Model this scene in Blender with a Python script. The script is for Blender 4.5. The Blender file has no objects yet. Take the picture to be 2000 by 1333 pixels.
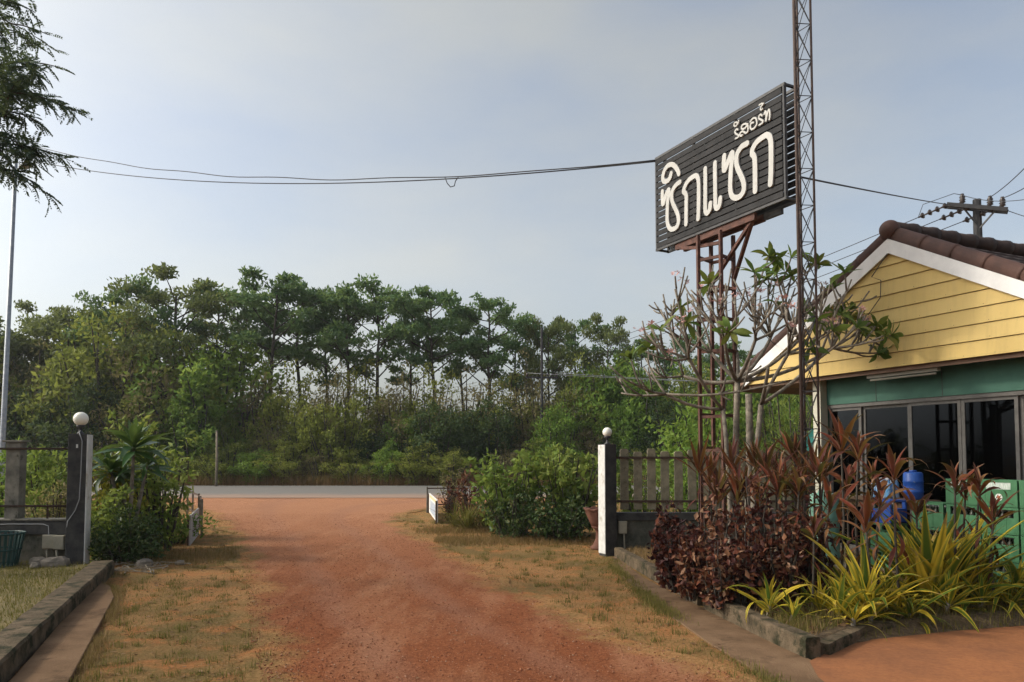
# Roadside entrance of a small resort: laterite drive, sign tower, yellow gabled hut, planted bed, tree line
import bpy, math, random
import numpy as np
from mathutils import Vector, Matrix, Euler

SC = bpy.context.scene
COL = SC.collection
R = math.radians
random.seed(7)
rng = np.random.default_rng(7)

# ---------------------------------------------------------------- camera
CAM_H, FPX, PPY, HZY = 1.55, 1444.0, 820.0, 890.0
PITCH = math.atan((HZY - PPY) / FPX)
cam_d = bpy.data.cameras.new('camera'); cam = bpy.data.objects.new('camera', cam_d); COL.objects.link(cam)
cam.location = (0, 0, CAM_H); cam.rotation_euler = (math.pi / 2 + PITCH, 0, 0)
cam_d.lens = 26.0; cam_d.sensor_width = 36.0; cam_d.shift_y = 0.0768
cam_d.clip_start = 0.05; cam_d.clip_end = 3000
SC.camera = cam

# ---------------------------------------------------------------- sky, sun, exposure
SUN_EL = R(36); SUN_DIR = Vector((-math.cos(SUN_EL), 0.03, math.sin(SUN_EL))).normalized()
world = bpy.data.worlds.new('World'); SC.world = world; world.use_nodes = True
wn = world.node_tree; wn.nodes.clear()
w_out = wn.nodes.new('ShaderNodeOutputWorld'); w_bg = wn.nodes.new('ShaderNodeBackground')
w_sky = wn.nodes.new('ShaderNodeTexSky'); w_sky.sky_type = 'NISHITA'; w_sky.sun_disc = False
w_sky.sun_elevation = SUN_EL; w_sky.sun_rotation = R(-90)
w_sky.air_density = 1.0; w_sky.dust_density = 4.5; w_sky.ozone_density = 0.7; w_sky.altitude = 0
# thin veil of high cloud: the sky is partly mixed with a whitish layer broken up by noise
w_tc = wn.nodes.new('ShaderNodeTexCoord'); w_map = wn.nodes.new('ShaderNodeMapping')
w_map.inputs['Scale'].default_value = (1.0, 1.0, 2.6)
w_noise = wn.nodes.new('ShaderNodeTexNoise'); w_noise.inputs['Scale'].default_value = 2.1
w_noise.inputs['Detail'].default_value = 5; w_noise.inputs['Roughness'].default_value = 0.5
w_ramp = wn.nodes.new('ShaderNodeMapRange')
w_ramp.inputs['From Min'].default_value = 0.36; w_ramp.inputs['From Max'].default_value = 0.72
w_ramp.inputs['To Min'].default_value = 0.42; w_ramp.inputs['To Max'].default_value = 1.0
w_hsv = wn.nodes.new('ShaderNodeHueSaturation'); w_hsv.inputs['Saturation'].default_value = 0.15
w_mix = wn.nodes.new('ShaderNodeMix'); w_mix.data_type = 'RGBA'
w_tint = wn.nodes.new('ShaderNodeMix'); w_tint.data_type = 'RGBA'; w_tint.blend_type = 'MULTIPLY'; w_tint.inputs['Factor'].default_value = 1.0; w_tint.inputs['B'].default_value = (0.985, 1.0, 0.955, 1)
L = wn.links.new
L(w_tc.outputs['Generated'], w_map.inputs['Vector']); L(w_map.outputs['Vector'], w_noise.inputs['Vector'])
L(w_noise.outputs['Fac'], w_ramp.inputs['Value']); L(w_sky.outputs['Color'], w_hsv.inputs['Color'])
L(w_ramp.outputs['Result'], w_mix.inputs['Factor'])
L(w_sky.outputs['Color'], w_mix.inputs['A']); L(w_hsv.outputs['Color'], w_tint.inputs['A']); L(w_tint.outputs['Result'], w_mix.inputs['B'])
L(w_mix.outputs['Result'], w_bg.inputs['Color']); w_bg.inputs['Strength'].default_value = 0.132
L(w_bg.outputs['Background'], w_out.inputs['Surface'])

sun_d = bpy.data.lights.new('sun', 'SUN'); sun = bpy.data.objects.new('sun', sun_d); COL.objects.link(sun)
sun_d.energy = 1.4; sun_d.angle = R(6.0); sun_d.color = (1.0, 0.90, 0.74)
sun.rotation_euler = SUN_DIR.to_track_quat('Z', 'Y').to_euler(); sun.location = (-20, 0, 30)

SC.view_settings.view_transform = 'Standard'; SC.view_settings.look = 'None'
SC.view_settings.gamma = 1.0; SC.view_settings.use_curve_mapping = False
SC.view_settings.exposure = 0.66
SC.render.engine = 'CYCLES'
SC.cycles.use_denoising = True
try: SC.cycles.denoising_prefilter = 'NONE'
except Exception: pass
SC.cycles.max_bounces = 6; SC.cycles.diffuse_bounces = 3; SC.cycles.transmission_bounces = 4
SC.cycles.transparent_max_bounces = 6; SC.cycles.caustics_reflective = False; SC.cycles.caustics_refractive = False

# ---------------------------------------------------------------- survey helpers (photo bearings -> world metres)
def _ray(px, py):
    x = (px - 1000) / FPX; y = (PPY - py) / FPX
    c, s = math.cos(PITCH), math.sin(PITCH)
    return Vector((x, c - y * s, s + y * c))
def at(px, py, Y):
    r = _ray(px, py); return Vector((0, 0, CAM_H)) + r * (Y / r.y)
def gr(px, py, z=0.0):
    r = _ray(px, py); return Vector((0, 0, CAM_H)) + r * ((z - CAM_H) / r.z)
def px_of(p):
    d = Vector(p) - Vector((0, 0, CAM_H)); c, s = math.cos(PITCH), math.sin(PITCH)
    f = d.y * c + d.z * s
    return 1000 + FPX * d.x / f

# ---------------------------------------------------------------- object helpers
BASE = {}
def base(o): return BASE.get(o.name, Vector((0, 0, 0))) if o else Vector((0, 0, 0))
def tag(o, label=None, cat=None, group=None, kind=None):
    if label: o['label'] = label
    if cat: o['category'] = cat
    if group: o['group'] = group
    if kind: o['kind'] = kind
    return o
def thing(name, label, cat, loc=(0, 0, 0), group=None):
    o = bpy.data.objects.new(name, None); COL.objects.link(o)
    o.location = loc; o.empty_display_size = 0.2
    BASE[o.name] = Vector(loc)
    return tag(o, label, cat, group)
def put(name, me, parent=None, mtx=None):
    """link a mesh; mtx is its world placement"""
    o = bpy.data.objects.new(name, me); COL.objects.link(o)
    b = base(parent)
    if parent is not None:
        o.parent = parent; BASE[o.name] = b
        o.matrix_basis = Matrix.Translation(-b) @ (mtx if mtx is not None else Matrix.Translation(b))
    elif mtx is not None:
        o.matrix_basis = mtx; BASE[o.name] = mtx.translation.copy()
    return o
def sub(name, me, parent, mtx=None):
    """a sub-part under a part whose own mesh sits at the thing's base"""
    o = bpy.data.objects.new(name, me); COL.objects.link(o); o.parent = parent
    if mtx is not None: o.matrix_basis = parent.matrix_basis.inverted() @ Matrix.Translation(-base(parent)) @ mtx
    BASE[o.name] = base(parent)
    return o
def make_mesh(name, V, F, mat=None, smooth=False, rnd=None, pt=None):
    me = bpy.data.meshes.new(name)
    me.from_pydata([tuple(v) for v in V], [], [tuple(f) for f in F])
    if mat is not None: me.materials.append(mat)
    if smooth: me.polygons.foreach_set('use_smooth', [True] * len(me.polygons))
    if rnd is not None:
        a = me.attributes.new('rnd', 'FLOAT', 'FACE'); a.data.foreach_set('value', np.asarray(rnd, dtype=np.float32))
    if pt is not None:
        for k, vals in pt.items():
            a = me.attributes.new(k, 'FLOAT', 'POINT'); a.data.foreach_set('value', np.asarray(vals, dtype=np.float32))
    me.update()
    return me

class MB:
    def __init__(s): s.v = []; s.f = []
    def add(s, V, F):
        n = len(s.v); s.v += [Vector(v) for v in V]; s.f += [tuple(i + n for i in f) for f in F]; return s
    def obox(s, c, ax, ay, az, sx, sy, sz):
        c = Vector(c); ax = Vector(ax) * sx / 2; ay = Vector(ay) * sy / 2; az = Vector(az) * sz / 2
        V = [c + ax * i + ay * j + az * k for i in (-1, 1) for j in (-1, 1) for k in (-1, 1)]
        return s.add(V, [(0, 1, 3, 2), (4, 6, 7, 5), (0, 4, 5, 1), (2, 3, 7, 6), (0, 2, 6, 4), (1, 5, 7, 3)])
    def box(s, c, sx, sy, sz, rz=0):
        ca, sa = math.cos(rz), math.sin(rz)
        return s.obox(c, (ca, sa, 0), (-sa, ca, 0), (0, 0, 1), sx, sy, sz)
    def bar(s, p, q, w, h=None, up=(0, 0, 1)):
        p, q = Vector(p), Vector(q); d = q - p; Ln = d.length; d.normalize()
        upv = Vector(up)
        if abs(d.dot(upv)) > 0.98: upv = Vector((1, 0.3, 0)).normalized()
        sd = d.cross(upv).normalized(); u2 = sd.cross(d).normalized()
        return s.obox((p + q) / 2, d, sd, u2, Ln, w, h or w)
    def tube(s, pts, rad, n=8, cap=True):
        pts = [Vector(p) for p in pts]
        if not hasattr(rad, '__len__'): rad = [rad] * len(pts)
        n0 = len(s.v); m = len(pts)
        t0 = (pts[1] - pts[0]).normalized()
        ref = Vector((0, 0, 1)) if abs(t0.z) < 0.9 else Vector((1, 0, 0))
        a = t0.cross(ref).normalized()
        for i in range(m):
            t = (pts[min(i + 1, m - 1)] - pts[max(i - 1, 0)]).normalized()
            a = (a - t * a.dot(t))
            if a.length < 1e-6: a = t.orthogonal()
            a.normalize(); b = t.cross(a)
            for k in range(n):
                th = 2 * math.pi * k / n
                s.v.append(pts[i] + (a * math.cos(th) + b * math.sin(th)) * rad[i])
        for i in range(m - 1):
            for k in range(n):
                k2 = (k + 1) % n
                s.f.append((n0 + i * n + k, n0 + i * n + k2, n0 + (i + 1) * n + k2, n0 + (i + 1) * n + k))
        if cap:
            s.f.append(tuple(n0 + k for k in reversed(range(n))))
            s.f.append(tuple(n0 + (m - 1) * n + k for k in range(n)))
        return s
    def lathe(s, prof, loc, n=16):
        loc = Vector(loc); n0 = len(s.v); m = len(prof)
        for r, z in prof:
            for k in range(n):
                th = 2 * math.pi * k / n
                s.v.append(loc + Vector((r * math.cos(th), r * math.sin(th), z)))
        for i in range(m - 1):
            for k in range(n):
                k2 = (k + 1) % n
                s.f.append((n0 + i * n + k, n0 + i * n + k2, n0 + (i + 1) * n + k2, n0 + (i + 1) * n + k))
        s.f.append(tuple(n0 + k for k in reversed(range(n)))); s.f.append(tuple(n0 + (m - 1) * n + k for k in range(n)))
        return s
    def prism(s, poly, vec):
        """polygon (3d points) extruded along vec"""
        vec = Vector(vec); n = len(poly); n0 = len(s.v)
        s.v += [Vector(p) for p in poly] + [Vector(p) + vec for p in poly]
        s.f.append(tuple(n0 + i for i in reversed(range(n)))); s.f.append(tuple(n0 + n + i for i in range(n)))
        for i in range(n):
            j = (i + 1) % n
            s.f.append((n0 + i, n0 + j, n0 + n + j, n0 + n + i))
        return s
    def sphere(s, c, r, nu=16, nv=10, sq=1.0):
        prof = [(r * math.sin(math.pi * i / nv) + 1e-4, -r * sq * math.cos(math.pi * i / nv)) for i in range(nv + 1)]
        return s.lathe(prof, c, nu)
    def mesh(s, name, mat, smooth=False, b=None):
        b = b or Vector((0, 0, 0))
        return make_mesh(name, [v - b for v in s.v], s.f, mat, smooth)
    def build(s, name, mat, parent=None, smooth=False, bevel=0):
        o = put(name, s.mesh(name, mat, smooth, base(parent)), parent)
        if parent is not None: o.matrix_basis = Matrix.Identity(4)
        if bevel:
            m = o.modifiers.new('bevel', 'BEVEL'); m.width = bevel; m.segments = 2; m.limit_method = 'ANGLE'
        return o
    def bsub(s, name, mat, parent, smooth=False):
        o = bpy.data.objects.new(name, s.mesh(name, mat, smooth, base(parent))); COL.objects.link(o)
        o.parent = parent; BASE[o.name] = base(parent)
        if parent.parent is not None: o.matrix_basis = parent.matrix_basis.inverted()
        return o

ORD = ['leftmost', 'second', 'third', 'fourth', 'fifth', 'sixth', 'seventh', 'eighth', 'ninth', 'tenth', 'eleventh', 'twelfth',
       'thirteenth', 'fourteenth', 'fifteenth', 'sixteenth', 'seventeenth', 'eighteenth', 'nineteenth', 'twentieth',
       'twenty-first', 'twenty-second', 'twenty-third', 'twenty-fourth', 'twenty-fifth', 'twenty-sixth', 'twenty-seventh',
       'twenty-eighth', 'twenty-ninth', 'thirtieth', 'thirty-first', 'thirty-second', 'thirty-third', 'thirty-fourth', 'thirty-fifth']
def ordw(i): return 'leftmost' if i == 0 else ORD[i] + ' from the left'

# ---------------------------------------------------------------- materials
def _nt(name):
    m = bpy.data.materials.new(name); m.use_nodes = True; nt = m.node_tree
    return m, nt, nt.nodes['Principled BSDF'], nt.nodes['Material Output']
def _noise(nt, scale, detail=4, rough=0.55, coord='Object', vec=None):
    n = nt.nodes.new('ShaderNodeTexNoise'); n.inputs['Scale'].default_value = scale
    n.inputs['Detail'].default_value = detail; n.inputs['Roughness'].default_value = rough
    if vec is None:
        if coord == 'World':
            g = nt.nodes.new('ShaderNodeNewGeometry'); vec = g.outputs['Position']
        else:
            t = nt.nodes.new('ShaderNodeTexCoord'); vec = t.outputs[coord]
    nt.links.new(vec, n.inputs['Vector']); return n.outputs['Fac']
def _ramp(nt, fac, stops):
    r = nt.nodes.new('ShaderNodeValToRGB'); e = r.color_ramp.elements
    while len(e) < len(stops): e.new(0.5)
    for k, (p, c) in enumerate(stops): e[k].position = p; e[k].color = (*c, 1)
    nt.links.new(fac, r.inputs['Fac']); return r.outputs['Color']
def _mix(nt, fac, a, b, mode='MIX'):
    m = nt.nodes.new('ShaderNodeMix'); m.data_type = 'RGBA'; m.blend_type = mode
    for sock, v in ((m.inputs['Factor'], fac), (m.inputs['A'], a), (m.inputs['B'], b)):
        if hasattr(v, 'node'): nt.links.new(v, sock)
        elif isinstance(v, (int, float)): sock.default_value = v
        else: sock.default_value = (*v, 1)
    return m.outputs['Result']
def _range(nt, v, a, b, c=0.0, d=1.0):
    m = nt.nodes.new('ShaderNodeMapRange')
    for k, x in (('From Min', a), ('From Max', b), ('To Min', c), ('To Max', d)): m.inputs[k].default_value = x
    nt.links.new(v, m.inputs['Value']); return m.outputs['Result']
def _math(nt, op, a, b):
    m = nt.nodes.new('ShaderNodeMath'); m.operation = op
    for i, v in enumerate((a, b)):
        if hasattr(v, 'node'): nt.links.new(v, m.inputs[i])
        else: m.inputs[i].default_value = v
    return m.outputs[0]
def _bump(nt, bs, h, strength=0.3, dist=0.02):
    b = nt.nodes.new('ShaderNodeBump'); b.inputs['Strength'].default_value = strength; b.inputs['Distance'].default_value = dist
    nt.links.new(h, b.inputs['Height']); nt.links.new(b.outputs['Normal'], bs.inputs['Normal'])
def mat(name, c1, c2=None, scale=6, rough=0.7, bump=0.0, bscale=40, metal=0.0, lo=0.35, hi=0.65, spec=0.4, spots=None):
    m, nt, bs, out = _nt(name)
    bs.inputs['Roughness'].default_value = rough; bs.inputs['Metallic'].default_value = metal
    bs.inputs['Specular IOR Level'].default_value = spec
    if c2 is None: bs.inputs['Base Color'].default_value = (*c1, 1)
    else:
        col = _ramp(nt, _noise(nt, scale, 6, 0.62, 'World'), [(lo, c1), (hi, c2)])
        if spots:
            col = _mix(nt, _range(nt, _noise(nt, spots[0], 5, 0.7, 'World'), spots[2], spots[2] + 0.12), col, spots[1])
        nt.links.new(col, bs.inputs['Base Color'])
    if bump: _bump(nt, bs, _noise(nt, bscale, 5, 0.6, 'World'), bump)
    return m
def leafmat(name, stops, transl=0.3, rough=0.6, edge=None, objrnd=0.35, spec=0.12, tip=None):
    """foliage: tint picked per leaf; edge = colour towards the leaf margin"""
    m, nt, bs, out = _nt(name)
    at_ = nt.nodes.new('ShaderNodeAttribute'); at_.attribute_name = 'rnd'
    oi = nt.nodes.new('ShaderNodeObjectInfo')
    f = _math(nt, 'ADD', _math(nt, 'MULTIPLY', at_.outputs['Fac'], 1 - objrnd), _math(nt, 'MULTIPLY', oi.outputs['Random'], objrnd))
    col = _ramp(nt, f, stops)
    if edge:
        ac = nt.nodes.new('ShaderNodeAttribute'); ac.attribute_name = 'ac'
        streak = _math(nt, 'ADD', ac.outputs['Fac'], _math(nt, 'MULTIPLY', _math(nt, 'SUBTRACT', oi.outputs['Random'], 0.5), edge[3]))
        col = _mix(nt, _range(nt, streak, edge[1], edge[2]), col, edge[0])
    if tip:
        al = nt.nodes.new('ShaderNodeAttribute'); al.attribute_name = 'al'
        w_ = _math(nt, 'ADD', al.outputs['Fac'], _math(nt, 'MULTIPLY', _math(nt, 'SUBTRACT', _noise(nt, 16, 5, 0.7, 'World'), 0.5), 0.9))
        w_ = _math(nt, 'ADD', w_, _math(nt, 'MULTIPLY', _math(nt, 'SUBTRACT', oi.outputs['Random'], 0.5), 0.25))
        col = _mix(nt, _range(nt, w_, 0.84, 1.02, 0.0, 0.9), col, tip)
        col = _mix(nt, _range(nt, _noise(nt, 22, 6, 0.75, 'World'), 0.60, 0.72, 0.0, 0.6), col, tip)
    nt.links.new(col, bs.inputs['Base Color'])
    bs.inputs['Roughness'].default_value = rough; bs.inputs['Specular IOR Level'].default_value = spec
    tr = nt.nodes.new('ShaderNodeBsdfTranslucent'); nt.links.new(_mix(nt, 0.35, col, (0.30, 0.34, 0.06), 'MIX') if transl > 0.2 else col, tr.inputs['Color'])
    mx = nt.nodes.new('ShaderNodeMixShader'); mx.inputs['Fac'].default_value = transl
    nt.links.new(bs.outputs[0], mx.inputs[1]); nt.links.new(tr.outputs[0], mx.inputs[2]); nt.links.new(mx.outputs[0], out.inputs['Surface'])
    return m

M = {}
M['black_paint'] = mat('black_paint', (0.018, 0.018, 0.020), (0.055, 0.052, 0.048), 7, 0.75, 0.25, 50)
M['white_paint'] = mat('white_paint', (0.50, 0.50, 0.48), (0.64, 0.64, 0.62), 9, 0.6, 0.15, 60, spots=(5, (0.36, 0.33, 0.27), 0.58))
M['old_concrete'] = mat('old_concrete', (0.10, 0.095, 0.08), (0.23, 0.21, 0.175), 5, 0.9, 0.5, 45, spots=(7, (0.055, 0.055, 0.04), 0.55))
M['wall_concrete'] = mat('wall_concrete', (0.05, 0.052, 0.042), (0.12, 0.115, 0.09), 4, 0.9, 0.4, 40, spots=(3, (0.03, 0.034, 0.022), 0.52))
M['kerb_concrete'] = mat('kerb_concrete', (0.070, 0.055, 0.036), (0.155, 0.115, 0.076), 7, 0.95, 0.9, 45, spots=(5, (0.032, 0.032, 0.018), 0.50), spec=0.1)
M['strip_concrete'] = mat('strip_concrete', (0.125, 0.076, 0.043), (0.195, 0.122, 0.072), 2.6, 0.95, 0.5, 60, spots=(2.2, (0.075, 0.045, 0.026), 0.54), spec=0.1)
M['rust_steel'] = mat('rust_steel', (0.060, 0.026, 0.020), (0.125, 0.052, 0.036), 12, 0.75, 0.3, 80, spots=(20, (0.17, 0.10, 0.075), 0.62))
M['dark_steel'] = mat('dark_steel', (0.030, 0.031, 0.034), (0.055, 0.056, 0.060), 14, 0.55, 0.1, 80)
M['slat_paint'] = mat('slat_paint', (0.020, 0.0205, 0.022), (0.036, 0.036, 0.038), 5, 0.75, 0.15, 30, spec=0.2)
M['letter_white'] = mat('letter_white', (0.43, 0.43, 0.415), (0.51, 0.51, 0.495), 4, 0.6, spec=0.2, spots=(9, (0.40, 0.38, 0.34), 0.6))
M['galv'] = mat('galvanised', (0.22, 0.25, 0.29), (0.32, 0.35, 0.38), 10, 0.5, 0.0, metal=0.4)
M['pole_concrete'] = mat('pole_concrete', (0.026, 0.026, 0.029), (0.046, 0.046, 0.05), 6, 0.85, 0.2, 30)
M['black_wire'] = mat('wire_black', (0.035, 0.036, 0.04), None)
M['grey_wire'] = mat('wire_grey', (0.28, 0.29, 0.30), None, rough=0.5)
M['ceramic'] = mat('insulator_brown', (0.030, 0.022, 0.020), (0.05, 0.035, 0.03), 20, 0.3)
M['globe'] = mat('globe_plastic', (0.78, 0.76, 0.68), (0.83, 0.81, 0.74), 12, 0.35)
M['picket'] = mat('fence_concrete', (0.17, 0.15, 0.10), (0.29, 0.255, 0.175), 8, 0.9, 0.4, 60, spots=(9, (0.09, 0.085, 0.05), 0.58))
M['rail'] = mat('rail_rust', (0.045, 0.028, 0.02), (0.08, 0.045, 0.03), 20, 0.8)
M['terracotta'] = mat('terracotta', (0.085, 0.030, 0.017), (0.135, 0.053, 0.031), 8, 0.8, 0.3, 50, spots=(10, (0.34, 0.25, 0.19), 0.63))
M['yellow_board'] = None   # weathered board paint: tint per board, rain streaks, grime towards laps
m, nt, bs, out = _nt('yellow_board'); oi = nt.nodes.new('ShaderNodeObjectInfo'); gq = nt.nodes.new('ShaderNodeNewGeometry')
mp = nt.nodes.new('ShaderNodeMapping'); mp.inputs['Scale'].default_value = (7, 7, 0.7); nt.links.new(gq.outputs['Position'], mp.inputs['Vector'])
c_ = _mix(nt, oi.outputs['Random'], (0.53, 0.385, 0.135), (0.59, 0.435, 0.165))
c_ = _mix(nt, _range(nt, _noise(nt, 1.6, 5, 0.65, vec=mp.outputs['Vector']), 0.48, 0.78, 0.0, 0.55), c_, (0.41, 0.30, 0.12))
c_ = _mix(nt, _range(nt, _noise(nt, 2.2, 6, 0.7, 'World'), 0.5, 0.75, 0.0, 0.4), c_, (0.62, 0.46, 0.20))
c_ = _mix(nt, _range(nt, _noise(nt, 17, 6, 0.75, 'World'), 0.62, 0.74, 0.0, 0.5), c_, (0.30, 0.20, 0.09))
nt.links.new(c_, bs.inputs['Base Color']); bs.inputs['Roughness'].default_value = 0.65; bs.inputs['Specular IOR Level'].default_value = 0.25
_bump(nt, bs, _noise(nt, 9, 4, 0.6, 'World'), 0.15, 0.01); M['yellow_board'] = m
M['barge_white'] = mat('barge_white', (0.66, 0.66, 0.66), (0.76, 0.76, 0.755), 5, 0.6)
M['roof_brown'] = mat('roof_brown', (0.060, 0.030, 0.023), (0.098, 0.048, 0.036), 6, 0.7, 0.3, 60)
M['roof_dark'] = mat('roof_tile', (0.028, 0.018, 0.016), (0.05, 0.030, 0.025), 6, 0.75, 0.3, 60)
M['green_wall'] = mat('green_wall', (0.030, 0.098, 0.073), (0.043, 0.125, 0.093), 4, 0.7, 0.08, 40)
M['cream_wall'] = mat('cream_wall', (0.45, 0.44, 0.36), (0.55, 0.53, 0.44), 4, 0.7)
M['frame_grey'] = mat('frame_alu', (0.075, 0.070, 0.066), (0.11, 0.105, 0.10), 12, 0.5, metal=0.1)
M['interior'] = mat('interior_dark', (0.06, 0.06, 0.06), (0.09, 0.085, 0.08), 3, 0.9)
M['wood'] = mat('wood_brown', (0.10, 0.055, 0.03), (0.17, 0.10, 0.055), 9, 0.7, 0.2, 60)
M['soffit'] = mat('soffit', (0.16, 0.10, 0.07), (0.22, 0.14, 0.10), 5, 0.8)
M['tube_white'] = mat('tube_white', (0.26, 0.25, 0.21), None, rough=0.5)
M['mast_steel'] = mat('mast_steel', (0.050, 0.036, 0.031), (0.085, 0.055, 0.045), 14, 0.75, 0.2, 60)
M['crate_green'] = mat('crate_green', (0.035, 0.125, 0.055), (0.055, 0.17, 0.08), 9, 0.5, spots=(16, (0.10, 0.15, 0.09), 0.64))
M['crate_print'] = mat('crate_print', (0.50, 0.55, 0.52), (0.66, 0.68, 0.64), 30, 0.6)
M['print_red'] = mat('print_red', (0.35, 0.09, 0.05), None)
M['bottle_glass'] = mat('bottle_glass', (0.03, 0.035, 0.02), None, rough=0.15)
M['cap_white'] = mat('cap_white', (0.62, 0.62, 0.64), None, rough=0.4)
M['blue_plastic'] = mat('blue_plastic', (0.012, 0.055, 0.28), (0.02, 0.085, 0.38), 10, 0.4)
M['blue_light'] = mat('blue_film', (0.10, 0.33, 0.62), (0.60, 0.70, 0.80), 16, 0.35, lo=0.42, hi=0.6)
M['pale_green'] = mat('pale_green_plastic', (0.16, 0.33, 0.25), (0.22, 0.42, 0.33), 8, 0.5)
M['teal'] = mat('teal_plastic', (0.015, 0.14, 0.13), (0.022, 0.19, 0.17), 8, 0.5)
M['basket_green'] = mat('basket_green', (0.006, 0.034, 0.032), (0.010, 0.050, 0.046), 8, 0.5)
M['box_grey'] = mat('box_grey', (0.24, 0.22, 0.165), (0.31, 0.285, 0.22), 8, 0.6)
M['rock'] = mat('rock', (0.11, 0.095, 0.075), (0.22, 0.185, 0.15), 9, 0.9, 0.6, 30)
M['bark_grey'] = mat('bark_grey', (0.11, 0.095, 0.076), (0.26, 0.225, 0.18), 14, 0.9, 0.5, 50)
M['bark_dark'] = mat('bark_dark', (0.040, 0.034, 0.028), (0.085, 0.072, 0.058), 8, 0.95, 0.4, 30)
M['board_white'] = mat('board_white', (0.58, 0.58, 0.57), (0.70, 0.70, 0.68), 6, 0.6)
M['board_grey'] = mat('board_pinkgrey', (0.36, 0.33, 0.32), (0.46, 0.42, 0.41), 5, 0.7)
M['board_blue'] = mat('board_bluegrey', (0.30, 0.36, 0.46), (0.42, 0.47, 0.54), 20, 0.6)
M['post_wood'] = mat('post_wood', (0.16, 0.13, 0.095), (0.27, 0.23, 0.17), 12, 0.9, 0.3, 40)
# glass: clear pane that mirrors a little
m, nt, bs, out = _nt('door_glass')
tr = nt.nodes.new('ShaderNodeBsdfTransparent'); tr.inputs['Color'].default_value = (0.035, 0.038, 0.045, 1)
gl = nt.nodes.new('ShaderNodeBsdfGlossy'); gl.inputs['Roughness'].default_value = 0.03; gl.inputs['Color'].default_value = (0.20, 0.23, 0.28, 1)
fr = nt.nodes.new('ShaderNodeFresnel'); fr.inputs['IOR'].default_value = 1.35
mx = nt.nodes.new('ShaderNodeMixShader'); nt.links.new(fr.outputs[0], mx.inputs[0]); nt.links.new(tr.outputs[0], mx.inputs[1]); nt.links.new(gl.outputs[0], mx.inputs[2])
nt.links.new(mx.outputs[0], out.inputs['Surface']); M['glass'] = m

# foliage
M['leaf_tree'] = leafmat('leaf_tree', [(0.0, (0.052, 0.115, 0.055)), (0.5, (0.095, 0.185, 0.078)), (1.0, (0.15, 0.25, 0.10))], 0.42, 0.5)
M['leaf_tree_olive'] = leafmat('leaf_tree_olive', [(0.0, (0.075, 0.105, 0.042)), (0.5, (0.13, 0.165, 0.062)), (1.0, (0.20, 0.22, 0.082))], 0.4, 0.55)
M['leaf_bush_green'] = leafmat('leaf_bush_green', [(0.0, (0.060, 0.135, 0.026)), (0.5, (0.14, 0.25, 0.045)), (1.0, (0.25, 0.35, 0.070))], 0.48)
M['leaf_bush_olive'] = leafmat('leaf_bush_olive', [(0.0, (0.090, 0.125, 0.028)), (0.5, (0.20, 0.235, 0.050)), (1.0, (0.34, 0.33, 0.080))], 0.48)
M['leaf_bush_brown'] = leafmat('leaf_bush_brown', [(0.0, (0.115, 0.105, 0.052)), (0.5, (0.20, 0.17, 0.082)), (1.0, (0.29, 0.235, 0.12))], 0.35)
M['leaf_bush_dark'] = leafmat('leaf_bush_dark', [(0.0, (0.022, 0.045, 0.020)), (0.5, (0.042, 0.076, 0.028)), (1.0, (0.075, 0.115, 0.04))], 0.25)
M['leaf_light'] = leafmat('leaf_light', [(0.0, (0.085, 0.15, 0.030)), (0.5, (0.15, 0.22, 0.045)), (0.85, (0.25, 0.30, 0.075)), (1.0, (0.34, 0.35, 0.10))], 0.42)
M['leaf_yellow'] = leafmat('leaf_yellow', [(0.0, (0.10, 0.12, 0.02)), (0.5, (0.24, 0.22, 0.03)), (1.0, (0.42, 0.36, 0.03))], 0.35)
M['leaf_near_dark'] = leafmat('leaf_near_dark', [(0.0, (0.020, 0.040, 0.015)), (0.6, (0.050, 0.085, 0.026)), (0.9, (0.10, 0.12, 0.04)), (1.0, (0.14, 0.08, 0.05))], 0.2, 0.4)
M['leaf_strap'] = leafmat('leaf_strap', [(0.0, (0.02, 0.06, 0.018)), (0.6, (0.04, 0.11, 0.03)), (1.0, (0.08, 0.16, 0.04))], 0.25, 0.3, spec=0.5)
M['leaf_bronze'] = leafmat('leaf_bronze', [(0.0, (0.020, 0.008, 0.009)), (0.4, (0.052, 0.017, 0.014)), (0.62, (0.125, 0.040, 0.022)), (0.8, (0.20, 0.095, 0.05)), (1.0, (0.33, 0.21, 0.135))], 0.15, 0.4)
M['leaf_red'] = leafmat('leaf_red', [(0.0, (0.030, 0.012, 0.012)), (0.35, (0.075, 0.020, 0.017)), (0.65, (0.17, 0.038, 0.020)), (0.85, (0.22, 0.085, 0.030)), (1.0, (0.20, 0.14, 0.05))], 0.22, 0.5, edge=((0.20, 0.10, 0.07), 0.55, 1.25, 0.5), objrnd=0.9, tip=(0.22, 0.14, 0.09))
M['leaf_redgreen'] = leafmat('leaf_redgreen', [(0.0, (0.05, 0.022, 0.016)), (0.5, (0.12, 0.042, 0.026)), (1.0, (0.12, 0.10, 0.03))], 0.22, 0.45, objrnd=0.9)
M['leaf_stripe'] = leafmat('leaf_stripe', [(0.0, (0.045, 0.095, 0.016)), (0.45, (0.095, 0.15, 0.022)), (0.8, (0.20, 0.20, 0.025)), (1.0, (0.38, 0.29, 0.03))], 0.32, 0.4, edge=((0.62, 0.45, 0.045), 0.25, 0.85, 0.9), objrnd=0.9, tip=(0.24, 0.15, 0.07))
M['leaf_plumeria'] = leafmat('leaf_plumeria', [(0.0, (0.05, 0.10, 0.022)), (0.6, (0.10, 0.16, 0.032)), (1.0, (0.20, 0.20, 0.05))], 0.35, 0.35, objrnd=0.9)
M['leaf_feather'] = leafmat('leaf_feather', [(0.0, (0.035, 0.068, 0.056)), (0.6, (0.055, 0.095, 0.072)), (1.0, (0.08, 0.125, 0.082))], 0.3)
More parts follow.
